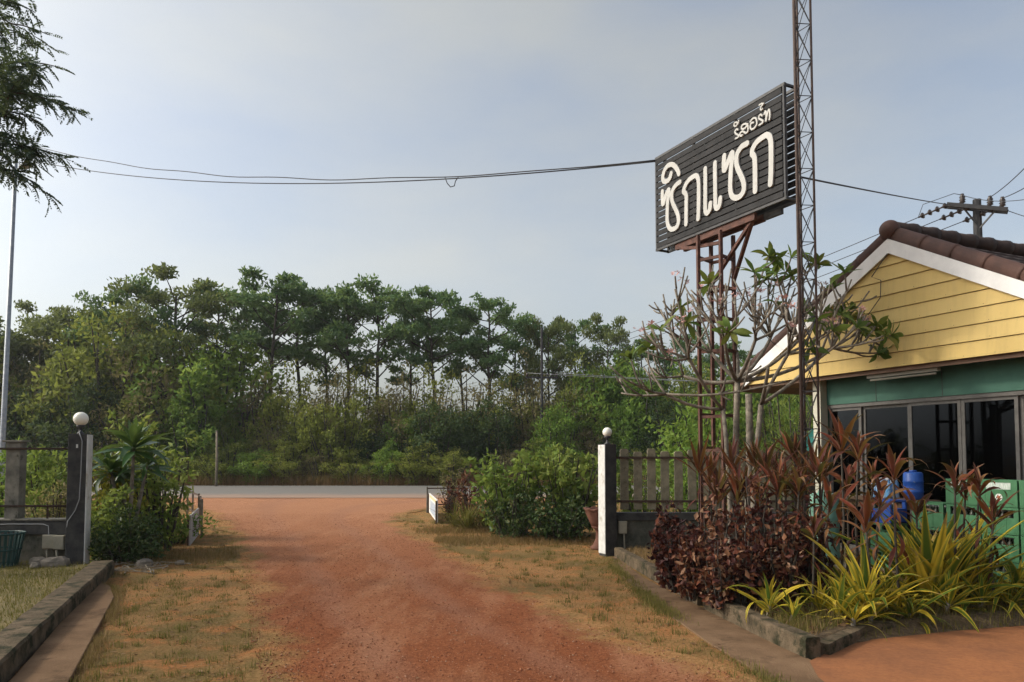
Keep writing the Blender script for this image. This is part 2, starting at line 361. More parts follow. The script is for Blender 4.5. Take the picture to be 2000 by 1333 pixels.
M['petal'] = leafmat('petal', [(0.0, (0.45, 0.22, 0.20)), (1.0, (0.62, 0.40, 0.36))], 0.2)
M['dry_leaf'] = leafmat('dry_leaf', [(0.0, (0.10, 0.055, 0.03)), (0.6, (0.20, 0.12, 0.065)), (1.0, (0.34, 0.24, 0.15))], 0.1, 0.8)
M['grass_dry'] = leafmat('grass_dry', [(0.0, (0.10, 0.068, 0.026)), (0.4, (0.20, 0.12, 0.052)), (0.8, (0.31, 0.195, 0.098)), (1.0, (0.40, 0.29, 0.17))], 0.25, 0.8)
M['grass_green'] = leafmat('grass_green', [(0.0, (0.07, 0.075, 0.018)), (0.5, (0.13, 0.115, 0.033)), (1.0, (0.24, 0.175, 0.065))], 0.25, 0.8)

# ================================================================ SETTING
def ground_col(nt):
    big = _noise(nt, 0.55, 5, 0.6, 'World'); mid = _noise(nt, 2.6, 6, 0.65, 'World'); fine = _range(nt, _noise(nt, 34, 8, 0.85, 'World'), 0.28, 0.72, 0.08, 0.92)
    tan = _ramp(nt, fine, [(0.25, (0.194, 0.098, 0.039)), (0.5, (0.349, 0.183, 0.072)), (0.75, (0.503, 0.290, 0.135))])
    olive = _ramp(nt, fine, [(0.25, (0.097, 0.070, 0.026)), (0.55, (0.194, 0.130, 0.049)), (0.8, (0.323, 0.209, 0.091))])
    dirt = _ramp(nt, fine, [(0.25, (0.233, 0.092, 0.033)), (0.5, (0.388, 0.158, 0.056)), (0.75, (0.517, 0.233, 0.091))])
    c = _mix(nt, _range(nt, big, 0.42, 0.58), tan, olive)
    c = _mix(nt, _range(nt, mid, 0.50, 0.66, 0.0, 0.85), c, dirt)
    return c, fine
def drive_col(nt):
    g = nt.nodes.new('ShaderNodeNewGeometry')
    mp = nt.nodes.new('ShaderNodeMapping'); mp.inputs['Scale'].default_value = (1.0, 0.22, 1.0); mp.inputs['Rotation'].default_value = (0, 0, R(-14))
    nt.links.new(g.outputs['Position'], mp.inputs['Vector'])
    streak = _noise(nt, 1.6, 5, 0.6, vec=mp.outputs['Vector']); mid = _noise(nt, 0.9, 5, 0.6, 'World'); fine = _range(nt, _noise(nt, 42, 8, 0.85, 'World'), 0.28, 0.72, 0.08, 0.92)
    a = _ramp(nt, fine, [(0.22, (0.119, 0.036, 0.016)), (0.45, (0.225, 0.073, 0.029)), (0.62, (0.300, 0.105, 0.045)), (0.82, (0.438, 0.191, 0.095))])
    b = _ramp(nt, fine, [(0.22, (0.250, 0.112, 0.058)), (0.5, (0.401, 0.191, 0.103)), (0.8, (0.537, 0.306, 0.180))])
    c = _mix(nt, _range(nt, streak, 0.47, 0.68, 0.0, 0.8), a, b)
    c = _mix(nt, _range(nt, mid, 0.55, 0.72, 0, 0.55), c, (0.125, 0.046, 0.025))
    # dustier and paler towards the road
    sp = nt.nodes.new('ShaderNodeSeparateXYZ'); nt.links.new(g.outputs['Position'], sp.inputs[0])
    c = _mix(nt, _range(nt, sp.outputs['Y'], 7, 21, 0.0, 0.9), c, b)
    return c, fine

m, nt, bs, out = _nt('ground_dry'); c, h = ground_col(nt); nt.links.new(c, bs.inputs['Base Color']); bs.inputs['Roughness'].default_value = 0.95
bs.inputs['Specular IOR Level'].default_value = 0.1; _bump(nt, bs, h, 0.9, 0.02); M['ground'] = m
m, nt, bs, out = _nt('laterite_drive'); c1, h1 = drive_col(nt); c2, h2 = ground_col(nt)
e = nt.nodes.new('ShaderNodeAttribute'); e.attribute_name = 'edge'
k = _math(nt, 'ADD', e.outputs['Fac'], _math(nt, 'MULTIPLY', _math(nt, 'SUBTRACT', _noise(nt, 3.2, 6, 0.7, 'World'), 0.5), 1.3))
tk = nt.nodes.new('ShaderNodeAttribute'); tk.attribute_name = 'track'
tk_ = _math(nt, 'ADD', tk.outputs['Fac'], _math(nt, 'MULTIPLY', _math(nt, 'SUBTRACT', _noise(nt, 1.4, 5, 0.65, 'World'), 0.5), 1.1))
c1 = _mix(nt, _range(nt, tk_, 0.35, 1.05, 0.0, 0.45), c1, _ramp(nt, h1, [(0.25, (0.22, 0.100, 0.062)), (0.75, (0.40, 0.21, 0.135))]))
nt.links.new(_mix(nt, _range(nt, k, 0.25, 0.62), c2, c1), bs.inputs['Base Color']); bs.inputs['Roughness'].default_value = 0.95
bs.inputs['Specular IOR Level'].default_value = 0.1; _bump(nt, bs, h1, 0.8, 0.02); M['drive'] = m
m, nt, bs, out = _nt('dirt_yard'); fine = _noise(nt, 30, 6, 0.65, 'World'); mid = _noise(nt, 1.3, 5, 0.6, 'World')
c = _mix(nt, _range(nt, mid, 0.4, 0.65), _ramp(nt, fine, [(0.3, (0.218, 0.074, 0.022)), (0.7, (0.311, 0.116, 0.036))]), _ramp(nt, fine, [(0.3, (0.151, 0.052, 0.016)), (0.7, (0.218, 0.080, 0.027))]))
nt.links.new(c, bs.inputs['Base Color']); bs.inputs['Roughness'].default_value = 0.9; _bump(nt, bs, fine, 0.35, 0.01); M['yard'] = m
m, nt, bs, out = _nt('asphalt'); fine = _noise(nt, 25, 5, 0.7, 'World'); mid = _noise(nt, 0.35, 5, 0.6, 'World')
g = nt.nodes.new('ShaderNodeNewGeometry'); sp = nt.nodes.new('ShaderNodeSeparateXYZ'); nt.links.new(g.outputs['Position'], sp.inputs[0])
c = _ramp(nt, fine, [(0.3, (0.115, 0.108, 0.10)), (0.7, (0.175, 0.162, 0.148))])
dust = _math(nt, 'ADD', _range(nt, sp.outputs['Y'], 31.0, 27.0), _math(nt, 'MULTIPLY', _math(nt, 'SUBTRACT', mid, 0.5), 1.2))
c = _mix(nt, _range(nt, dust, 0.15, 0.85, 0, 0.85), c, (0.30, 0.19, 0.13))
nt.links.new(c, bs.inputs['Base Color']); bs.inputs['Roughness'].default_value = 0.85; M['asphalt'] = m
m, nt, bs, out = _nt('bed_soil'); fine = _noise(nt, 26, 6, 0.7, 'World')
nt.links.new(_ramp(nt, fine, [(0.25, (0.05, 0.032, 0.018)), (0.5, (0.11, 0.070, 0.036)), (0.75, (0.20, 0.14, 0.065))]), bs.inputs['Base Color'])
bs.inputs['Roughness'].default_value = 0.95; _bump(nt, bs, fine, 1.0, 0.03); M['soil'] = m

def structure(o, label): return tag(o, label, None, None, 'structure')
def sheet(name, pts, z, mt, label):
    o = put(name, make_mesh(name, [(x, y, z) for x, y in pts], [tuple(range(len(pts)))], mt)); return structure(o, label)

sheet('ground', [(-900, -60), (900, -60), (900, 1200), (-900, 1200)], 0.0, M['ground'], 'dry tan ground with patchy short grass')
# drive: strip between two measured edges, with the distance from its edge kept as an attribute
DL = [(-9, 1.5), (3, -0.6), (5.25, -1.5), (6.1, -1.87), (7.44, -2.39), (8.84, -2.9), (11.45, -3.93), (15.2, -5.5), (18, -6.9), (20.7, -8.3), (23.5, -10.2), (25.25, -11.4), (27.4, -14.5)]
DR = [(-9, 9.0), (3, 2.3), (5.25, 1.30), (6.1, 0.84), (7.1, 0.33), (8.84, -0.25), (11.17, -0.95), (14.27, -2.0), (16.5, -2.75), (18.98, -3.1), (21.0, -2.9), (22.74, -2.2), (23.93, -1.0), (25.6, 1.5), (27.4, 5.0)]
def lerp(T, y):
    return float(np.interp(y, [t[0] for t in T], [t[1] for t in T]))
V = []; Fc = []; E_ = []; TK = []; NX = 40; ys = list(np.linspace(-9, 3, 14)) + list(np.linspace(3.3, 27.4, 90))
for y in ys:
    wob = 0.10 * math.sin(y * 2.3) + 0.07 * math.sin(y * 5.1 + 1); a = lerp(DL, y) - 0.35 + wob; b = lerp(DR, y) + 0.35 - 0.8 * wob
    for i in range(NX + 1):
        s = i / NX; x = a + (b - a) * s
        tr_ = math.exp(-((s - 0.31) / 0.07) ** 2) + math.exp(-((s - 0.66) / 0.07) ** 2); TK.append(min(1, tr_)); V.append((x, y, 0.012 - 0.007 * tr_ + 0.002 * math.sin(x * 3 + y * 1.7))); E_.append(min(1.0, min(x - a, b - x) / 0.75))
for j in range(len(ys) - 1):
    for i in range(NX): q = j * (NX + 1) + i; Fc.append((q, q + 1, q + NX + 2, q + NX + 1))
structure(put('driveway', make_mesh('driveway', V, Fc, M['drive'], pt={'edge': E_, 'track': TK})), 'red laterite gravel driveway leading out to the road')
sheet('road', [(-400, 28.2), (400, 25.4), (400, 36.2), (-400, 39.0)], 0.024, M['asphalt'], 'grey asphalt road crossing beyond the entrance')
for nm, y0, lab in (('road_line', 37.2, 'worn white edge line on the far side of the road'),):
    sheet(nm, [(-400, y0 + 0.95), (400, y0 - 1.85), (400, y0 - 1.75), (-400, y0 + 1.05)], 0.029, mat('road_paint', (0.30, 0.30, 0.29), (0.14, 0.14, 0.14), 6, 0.8), lab)

# planted bed on the right, its kerb, the strip outside it, the orange yard
BED = [(1.66, 11.5), (1.98, 7.6), (2.30, 5.88), (2.95, 6.42), (3.8, 6.72), (5.0, 7.05), (8.0, 7.9), (9.0, 14.5), (1.7, 14.0)]
V = [(x, y, 0.10) for x, y in BED] + [(x, y, -0.05) for x, y in BED]; n = len(BED)
Fc = [tuple(range(n))] + [(i, (i + 1) % n, n + (i + 1) % n, n + i) for i in range(n)]
for i in range(3, 7): x_, y_, _ = V[n + i]; V[n + i] = (x_ + 0.05, y_ - 0.20, 0.010)   # the front edge slopes down to the yard
BEDV = V
structure(put('planting_bed', make_mesh('planting_bed', V, Fc, M['soil'])), 'raised planting bed of dark soil beside the yellow hut')
sheet('dirt_yard', [(2.22, 5.60), (2.60, 5.98), (2.95, 6.35), (3.8, 6.62), (5.0, 6.98), (14, 9.2), (14, -9), (2.6, -9), (2.05, 3.0), (2.12, 5.2)], 0.019, M['yard'], 'smooth orange dirt yard in front of the bed')
strip_r = [(1.50, 11.3), (1.40, 9.56), (1.50, 7.44), (1.62, 6.17), (1.76, 5.25), (2.1, 3.0), (2.75, 3.0), (2.36, 5.2), (2.24, 5.72), (1.95, 7.4), (1.66, 9.4), (1.60, 11.3)]
o = MB().prism([(x, y, -0.03) for x, y in strip_r], (0, 0, 0.045)).build('concrete_strip', M['strip_concrete'], None, bevel=0.006)
structure(o, 'brown concrete strip running along the right kerb')
strip_l = [(-5.02, 9.0), (-4.66, 8.65), (-4.25, 7.98), (-3.06, 5.25), (-2.1, 3.0), (-2.55, 3.0), (-3.45, 5.25), (-4.6, 8.0)]
o = MB().prism([(x, y, -0.03) for x, y in strip_l], (0, 0, 0.075)).build('concrete_strip', M['strip_concrete'], None, bevel=0.008)
structure(o, 'brown concrete strip running along the left kerb')
sheet('lawn', [(-5.35, 10.0), (-3.75, 5.5), (-2.8, 3.0), (-14, 3.0), (-14, 10.2)], 0.09, mat('lawn_soil', (0.10, 0.080, 0.028), (0.19, 0.14, 0.055), 3, 0.95, 0.6, 40), 'short dry lawn inside the left wall')

def kerb(name, pts, w, z0, z1, mt, label, jag=0.007):
    """a cast kerb following pts; slightly uneven"""
    r_ = random.Random(name + str(pts[0])); mb = MB(); P = []
    for a, b in zip(pts[:-1], pts[1:]):
        a, b = Vector((*a, 0)), Vector((*b, 0)); k = max(2, int((b - a).length / 0.22))
        for i in range(k): P.append(a.lerp(b, i / k))
    P.append(Vector((*pts[-1], 0))); V = []; Fc = []
    for i, p in enumerate(P):
        t = (P[min(i + 1, len(P) - 1)] - P[max(i - 1, 0)]).normalized(); nrm = Vector((t.y, -t.x, 0))
        j = lambda: r_.uniform(-jag, jag)
        ww = w / 2 + j() * 0.6; zt = z1 + j() * 0.6
        for s, z in ((-ww, z0), (-ww * 0.97, zt - 0.02), (-ww * 0.85, zt), (ww * 0.85, zt + j() * 0.3), (ww * 0.97, zt - 0.02), (ww * 1.03, z0)):
            V.append(p + nrm * (s + j() * 0.3) + Vector((0, 0, z)))
    m_ = 6
    for i in range(len(P) - 1):
        for k in range(m_ - 1): Fc.append((i * m_ + k, (i + 1) * m_ + k, (i + 1) * m_ + k + 1, i * m_ + k + 1))
    Fc.append(tuple(range(m_))); Fc.append(tuple((len(P) - 1) * m_ + k for k in reversed(range(m_))))
    return structure(put(name, make_mesh(name, V, Fc, mt)), label)
kerb('kerb', [(1.62, 11.35), (1.80, 9.4), (1.97, 7.72)], 0.12, -0.05, 0.15, M['kerb_concrete'], 'long stained concrete kerb from the white gate pillar along the bed')
kerb('kerb', [(1.99, 7.52), (2.14, 6.5), (2.29, 5.70)], 0.13, -0.05, 0.165, M['kerb_concrete'], 'stained concrete kerb ending at the bed corner by the orange yard')
kerb('kerb', [(2.40, 5.80), (2.70, 6.10), (2.98, 6.38), (3.3, 6.52)], 0.11, -0.05, 0.105, M['kerb_concrete'], 'short low concrete kerb along the front of the bed')
kerb('kerb', [(-5.35, 9.75), (-3.80, 5.66), (-2.75, 3.0)], 0.27, -0.05, 0.18, M['kerb_concrete'], 'wide concrete kerb edging the left lawn')

# ================================================================ GATE PILLARS, WALL, FENCE
def pillar(cx, cy, w, h, a, white_sign, lampr, label, cable=None):
    t = thing('gate_pillar', label, 'gate pillar', (cx, cy, 0), 'gate pillars either side of the drive')
    MB().box((cx, cy, h / 2 - 0.03), w, w, h + 0.06, a).build('shaft', M['black_paint'], t, bevel=0.006)
    ca, sa = math.cos(a), math.sin(a); off = w / 2 + 0.004
    MB().box((cx + white_sign * ca * off, cy + white_sign * sa * off, h / 2 + 0.015), 0.012, w - 0.004, h - 0.05, a).build('white_face', M['white_paint'], t)
    s = MB().lathe([(0.045, h), (0.045, h + 0.015), (0.022, h + 0.03), (0.020, h + 0.085), (0.052, h + 0.10), (0.055, h + 0.125), (0.03, h + 0.13)], (cx, cy, 0), 12).build('lamp_holder', M['dark_steel'], t, True)
    MB().sphere((cx, cy, h + 0.115 + lampr), lampr, 20, 14).build('lamp_globe', M['globe'], t, True)
    return t
AL, AR = R(14), R(24)
pl = pillar(-6.04, 10.35, 0.235, 1.85, AL, 1, 0.097, 'black gate pillar left of the drive, globe lamp on top, cable down its face')
fx, fy = -6.04 + math.sin(AL) * 0.127, 10.35 - math.cos(AL) * 0.127
cc = Vector((math.cos(AL), math.sin(AL), 0))
cab = [Vector((-6.04, 10.35, 1.90)), Vector((fx, fy, 1.87)) + cc * 0.02, Vector((fx, fy, 1.75)) + cc * 0.06, Vector((fx, fy, 1.3)) + cc * 0.055, Vector((fx, fy, 0.95)) + cc * 0.045,
       Vector((fx, fy, 0.80)) + cc * 0.0, Vector((fx, fy, 0.65)) - cc * 0.09, Vector((fx - 0.12, fy, 0.48))]
MB().tube(cab, 0.006, 6).build('cable', M['grey_wire'], pl, True)
MB().obox((fx, fy - 0.002, 1.68), cc, (0, 1, 0), (0, 0, 1), 0.02, 0.008, 0.05).build('tag_plate', M['white_paint'], pl)
pr = pillar(1.49, 11.56, 0.20, 1.725, AR, -1, 0.074, 'gate pillar right of the drive with a bright white side and globe lamp')

def junction_box(x0, x1, y, z0, z1, label, pipes, zb=0.02):
    t = thing('junction_box', label, 'electrical box', ((x0 + x1) / 2, y, z0), 'electrical boxes on the gate walls')
    MB().box(((x0 + x1) / 2, y, (z0 + z1) / 2), x1 - x0, 0.07, z1 - z0).build('housing', M['box_grey'], t, bevel=0.006)
    MB().box(((x0 + x1) / 2, y - 0.04, (z0 + z1) / 2), (x1 - x0) * 0.9, 0.010, (z1 - z0) * 0.9).build('lid', M['box_grey'], t, bevel=0.003)
    for px_ in pipes: MB().tube([(px_, y, z0 + 0.005), (px_ + 0.01, y, zb)], 0.012, 8).build('conduit', M['box_grey'], t, True)
    return t

t = thing('garden_wall', 'low dark stained concrete wall with post and rails at the left edge', 'wall', (-8.5, 10.42, 0))
MB().box((-9.1, 10.45, 0.22), 5.98, 0.14, 0.50).build('wall_panel', M['wall_concrete'], t)
MB().box((-9.1, 10.43, 0.55), 5.99, 0.20, 0.19).build('coping_beam', M['black_paint'], t, bevel=0.008)
MB().box((-9.1, 10.43, 0.658), 5.99, 0.24, 0.022).build('coping', M['old_concrete'], t, bevel=0.004)
for x in (-7.0, -9.3, -11.6):
    MB().box((x, 10.46, 1.205), 0.20, 0.15, 1.07).build('post', M['old_concrete'], t, bevel=0.008)
    MB().box((x, 10.46, 1.752), 0.27, 0.22, 0.026).build('post_cap', M['old_concrete'], t, bevel=0.004)
for z in (1.645, 0.845): MB().tube([(-12.1, 10.36, z), (-6.09, 10.36, z)], 0.016, 8).build('rail', M['rail'], t, True)
MB().bar((-6.5, 10.40, 0.67), (-6.5, 10.40, 0.84), 0.02).build('rail_stay', M['rail'], t)
junction_box(-6.50, -6.33, 10.33, 0.26, 0.455, 'grey electrical box on the left wall, left one of the touching pair', (-6.45,))
junction_box(-6.322, -6.17, 10.29, 0.255, 0.45, 'grey electrical box against the left black pillar, right one of the pair', (-6.29,))
w_ = [Vector((-6.41, 10.30, 0.45)), Vector((-6.42, 10.30, 0.575)), Vector((-6.5, 10.31, 0.60)), Vector((-7.0, 10.31, 0.60)), Vector((-7.6, 10.31, 0.575)), Vector((-8.4, 10.31, 0.59))]
o = MB().tube(w_, 0.006, 6).build('wall_cable', M['grey_wire']); tag(o, 'thin grey cable running along the dark left wall', 'cable')

# green net basket standing by the left wall
t = thing('plastic_basket', 'dark green slatted plastic basket on the lawn by the left wall', 'basket', (-6.78, 9.85, 0.09))
for k in range(26):
    th = 2 * math.pi * k / 26
    MB().bar((-6.78 + 0.21 * math.cos(th), 9.85 + 0.21 * math.sin(th), 0.10), (-6.78 + 0.28 * math.cos(th), 9.85 + 0.28 * math.sin(th), 0.52), 0.034, 0.008, (math.cos(th), math.sin(th), 0)).build('slat', M['basket_green'], t)
for z, r_ in ((0.10, 0.215), (0.31, 0.248), (0.52, 0.288)):
    MB().tube([(-6.78 + r_ * math.cos(a_), 9.85 + r_ * math.sin(a_), z) for a_ in np.linspace(0, 2 * math.pi, 25)], 0.013, 6, False).build('hoop', M['basket_green'], t, True)
MB().lathe([(0.20, 0.092), (0.20, 0.10)], (-6.78, 9.85, 0), 20).build('basket_floor', M['basket_green'], t)

def rock(x, y, z, s, label, seed, sq=0.65):
    r_ = random.Random(seed); bm = MB().sphere((0, 0, 0), 1, 9, 6)
    V = []
    for v in bm.v:
        k = 1 + 0.22 * math.sin(3.1 * v.x + seed) * math.cos(2.7 * v.y + seed * 2) + r_.uniform(-0.07, 0.07)
        V.append((v.x * k * s, v.y * k * s * 0.8, v.z * k * s * sq))
    o = put('rock', make_mesh('rock', V, bm.f, M['rock']), None, Matrix.Translation((x, y, z + s * sq * 0.45)) @ Matrix.Rotation(seed, 4, 'Z'))
    return tag(o, label, 'rock', 'rocks at the foot of the left pillar')
rock(-6.02, 9.86, 0.06, 0.17, 'brown rock at the base of the left black pillar, largest of the pile', 1)
rock(-6.32, 9.95, 0.08, 0.13, 'small rock under the grey boxes on the left wall', 2)
rock(-5.10, 10.35, 0.0, 0.13, 'reddish rock on the bare ground right of the left pillar', 4)
rock(-6.20, 9.70, 0.08, 0.09, 'smallest rock of the pile before the left pillar', 5)
rock(-4.72, 10.6, 0.0, 0.07, 'pale little stone under the left bushes', 6)

# right fence on its dwarf wall
t = thing('picket_fence', 'weathered concrete picket fence on a dark low wall right of the drive', 'fence', (2.9, 11.7, 0))
FX1 = 4.55
MB().box(((1.62 + FX1) / 2, 11.72, 0.26), FX1 - 1.62, 0.12, 0.56).build('wall_panel', M['wall_concrete'], t)
MB().box(((1.61 + FX1) / 2, 11.71, 0.595), FX1 - 1.61, 0.19, 0.12).build('coping_beam', M['black_paint'], t, bevel=0.006)
for k in range(13):
    x = 1.775 + k * 0.214; r_ = random.Random(k); h1 = 1.62 + r_.uniform(-0.03, 0.03)
    mb = MB().prism([(x - 0.066, 11.70, 0.70), (x + 0.066, 11.70, 0.70), (x + 0.066, 11.70, h1 - 0.01), (x + 0.045, 11.70, h1 + 0.012), (x - 0.045, 11.70, h1 + 0.012), (x - 0.066, 11.70, h1 - 0.01)], (0, 0.035, 0))
    mb.build('picket', M['picket'], t, bevel=0.004)
for z in (1.515, 0.83): MB().bar((1.58, 11.68, z), (FX1, 11.68, z), 0.03, 0.035).build('rail', M['rail'], t)
for x in (1.62, 3.05, 4.5): MB().bar((x, 11.74, 0.6), (x, 11.74, 1.56), 0.05).build('post', M['rail'], t)
junction_box(1.66, 1.79, 11.60, 0.335, 0.53, 'grey electrical box on the wall beside the white pillar', (1.745,))

# terracotta planter
PC = (1.47, 12.35)
t = thing('pedestal_planter', 'terracotta pedestal planter half hidden behind the white gate pillar', 'planter', (*PC, 0))
mb = MB(); N = 40; prof = [(0.11, 0.36), (0.15, 0.38), (0.205, 0.50), (0.235, 0.60), (0.25, 0.635), (0.265, 0.65), (0.27, 0.68), (0.245, 0.68), (0.22, 0.60), (0.02, 0.585)]
n0 = 0
for i, (r_, z) in enumerate(prof):
    for k in range(N):
        th = 2 * math.pi * k / N; rr = r_ + (0.014 * math.cos(10 * th) if 3 <= i <= 7 else 0); zz = z + (0.012 * math.cos(10 * th) if 4 <= i <= 7 else 0)
        mb.v.append(Vector((PC[0] + rr * math.cos(th), PC[1] + rr * math.sin(th), zz)))
for i in range(len(prof) - 1):
    for k in range(N): k2 = (k + 1) % N; mb.f.append((i * N + k, i * N + k2, (i + 1) * N + k2, (i + 1) * N + k))
mb.build('bowl', M['terracotta'], t, True)
MB().lathe([(0.17, 0.0), (0.17, 0.04), (0.13, 0.07), (0.085, 0.16), (0.075, 0.26), (0.10, 0.33), (0.15, 0.36), (0.15, 0.385)], (*PC, 0), 24).build('pedestal', M['terracotta'], t, True)
MB().lathe([(0.225, 0.615), (0.02, 0.63)], (*PC, 0), 20).build('soil', M['soil'], t)

# low roadside fences either side of the mouth of the drive
def low_fence(pts, label, board=None, pale=False):
    p0 = Vector((*pts[0], 0)); t = thing('low_fence', label, 'low fence', p0, 'low fences at the mouth of the drive')
    for a, b in zip(pts[:-1], pts[1:]):
        a, b = Vector((*a, 0)), Vector((*b, 0)); Ln = (b - a).length; k = max(1, int(Ln / 1.0))
        for i in range(k + 1):
            p = a.lerp(b, i / k)
            MB().bar(p + Vector((0, 0, -0.03)), p + Vector((0, 0, 0.70)), 0.038).build('post', M['post_wood'] if not pale or i % 2 else M['old_concrete'], t)
        for z in (0.66, 0.22): MB().bar(a + Vector((0, 0, z)), b + Vector((0, 0, z)), 0.022, 0.032).build('rail', M['rail'], t)
    return t
low_fence([(-6.05, 14.5), (-7.0, 16.6), (-8.3, 19.0)], 'low weathered fence along the left mouth of the drive')
low_fence([(-2.30, 20.15), (-0.4, 20.4), (2.6, 20.2)], 'low weathered fence turning along the road right of the drive', pale=True)
def board(p, q, z0, z1, mt, label, strip=None):
    p, q = Vector((*p, 0)), Vector((*q, 0)); d = (q - p).normalized(); nrm = Vector((-d.y, d.x, 0))
    t = thing('notice_board', label, 'notice board', p, 'pale boards at the mouth of the drive')
    MB().obox((p + q) / 2 + Vector((0, 0, (z0 + z1) / 2)), d, nrm, (0, 0, 1), (q - p).length, 0.025, z1 - z0).build('panel', mt, t)
    for e in (p, q): MB().bar(e + Vector((0, 0, -0.03)) + nrm * 0.03, e + Vector((0, 0, z1 - 0.02)) + nrm * 0.03, 0.03).build('leg', M['rail'], t)
    if strip:
        for sgn in (1, -1):
            c0 = (p + q) / 2 + nrm * 0.0145 * sgn
            MB().obox(c0 + Vector((0, 0, z0 + (z1 - z0) * 0.42)), d, nrm, (0, 0, 1), (q - p).length * 0.62, 0.004, (z1 - z0) * 0.58).build('print', strip, t)
            MB().obox(c0 + Vector((0, 0, z0 + (z1 - z0) * 0.88)), d, nrm, (0, 0, 1), (q - p).length * 0.8, 0.004, (z1 - z0) * 0.12).build('heading', M['leaf_yellow_paint'], t)
M['leaf_yellow_paint'] = mat('faded_yellow_paint', (0.50, 0.45, 0.22), (0.58, 0.54, 0.32), 9, 0.6)
board((-5.56, 12.84), (-6.16, 14.6), 0.0, 0.52, M['board_grey'], 'blank pinkish grey board by the left low fence')
board((-1.69, 16.85), (-2.22, 20.0), 0.03, 0.54, M['board_white'], 'white notice board with blue print by the right low fence', M['board_blue'])

# ================================================================ SIGN TOWER
SL = Vector((2.214, 11.20, 0)); SU = Vector((0.43913, -0.89842, 0)); SN = Vector((-0.89842, -0.43913, 0)); SW = 2.56
SZ0, SZ1 = 4.71, 6.10; SD = 0.25
def sp_(u, out, z): return SL + SU * u + SN * out + Vector((0, 0, z))
TC = Vector((2.845, 10.20, 0))
sign = thing('sign_tower', 'black slatted sign with white Thai lettering on a rusty lattice tower', 'sign', (TC.x, TC.y, 0.1))
NS = 15; pitch = (SZ1 - SZ0) / NS
for face, off in (('front', 0.0), ('back', -SD)):
    for k in range(NS):
        z = SZ0 + pitch * (k + 0.5); r_ = random.Random(k * 7 + (face == 'back')); j = r_.uniform(-0.004, 0.004)
        MB().obox(sp_(SW / 2, off + j, z), SU, SN, (0, 0, 1), SW - 0.05, 0.016, pitch - 0.019).build('slat', M['slat_paint'], sign)
for off in (-0.018, -SD + 0.018):
    for u in (0.0, SW * 0.34, SW * 0.67, SW): MB().bar(sp_(u, off, SZ0 - 0.02), sp_(u, off, SZ1 + 0.02), 0.035).build('frame_upright', M['dark_steel'], sign)
    for z in (SZ0 - 0.012, SZ1 + 0.022): MB().bar(sp_(-0.02, off + 0.001, z), sp_(SW + 0.02, off + 0.001, z), 0.034, 0.036).build('frame_rail', M['dark_steel'], sign)
for u in (0.0, SW):
    for z in (SZ0 - 0.012, SZ1 + 0.022): MB().bar(sp_(u, -0.03, z), sp_(u, -SD + 0.03, z), 0.03).build('frame_tie', M['dark_steel'], sign)
for z in (SZ0 - 0.075,):
    for off in (-0.05, -SD + 0.05): MB().bar(sp_(0.42, off, z), sp_(2.02, off, z), 0.05, 0.09).build('support_beam', M['rust_steel'], sign)
    MB().bar(sp_(2.03, -SD + 0.05, z), sp_(2.32, -SD + 0.05, z), 0.05, 0.07).build('support_beam', M['dark_steel'], sign)
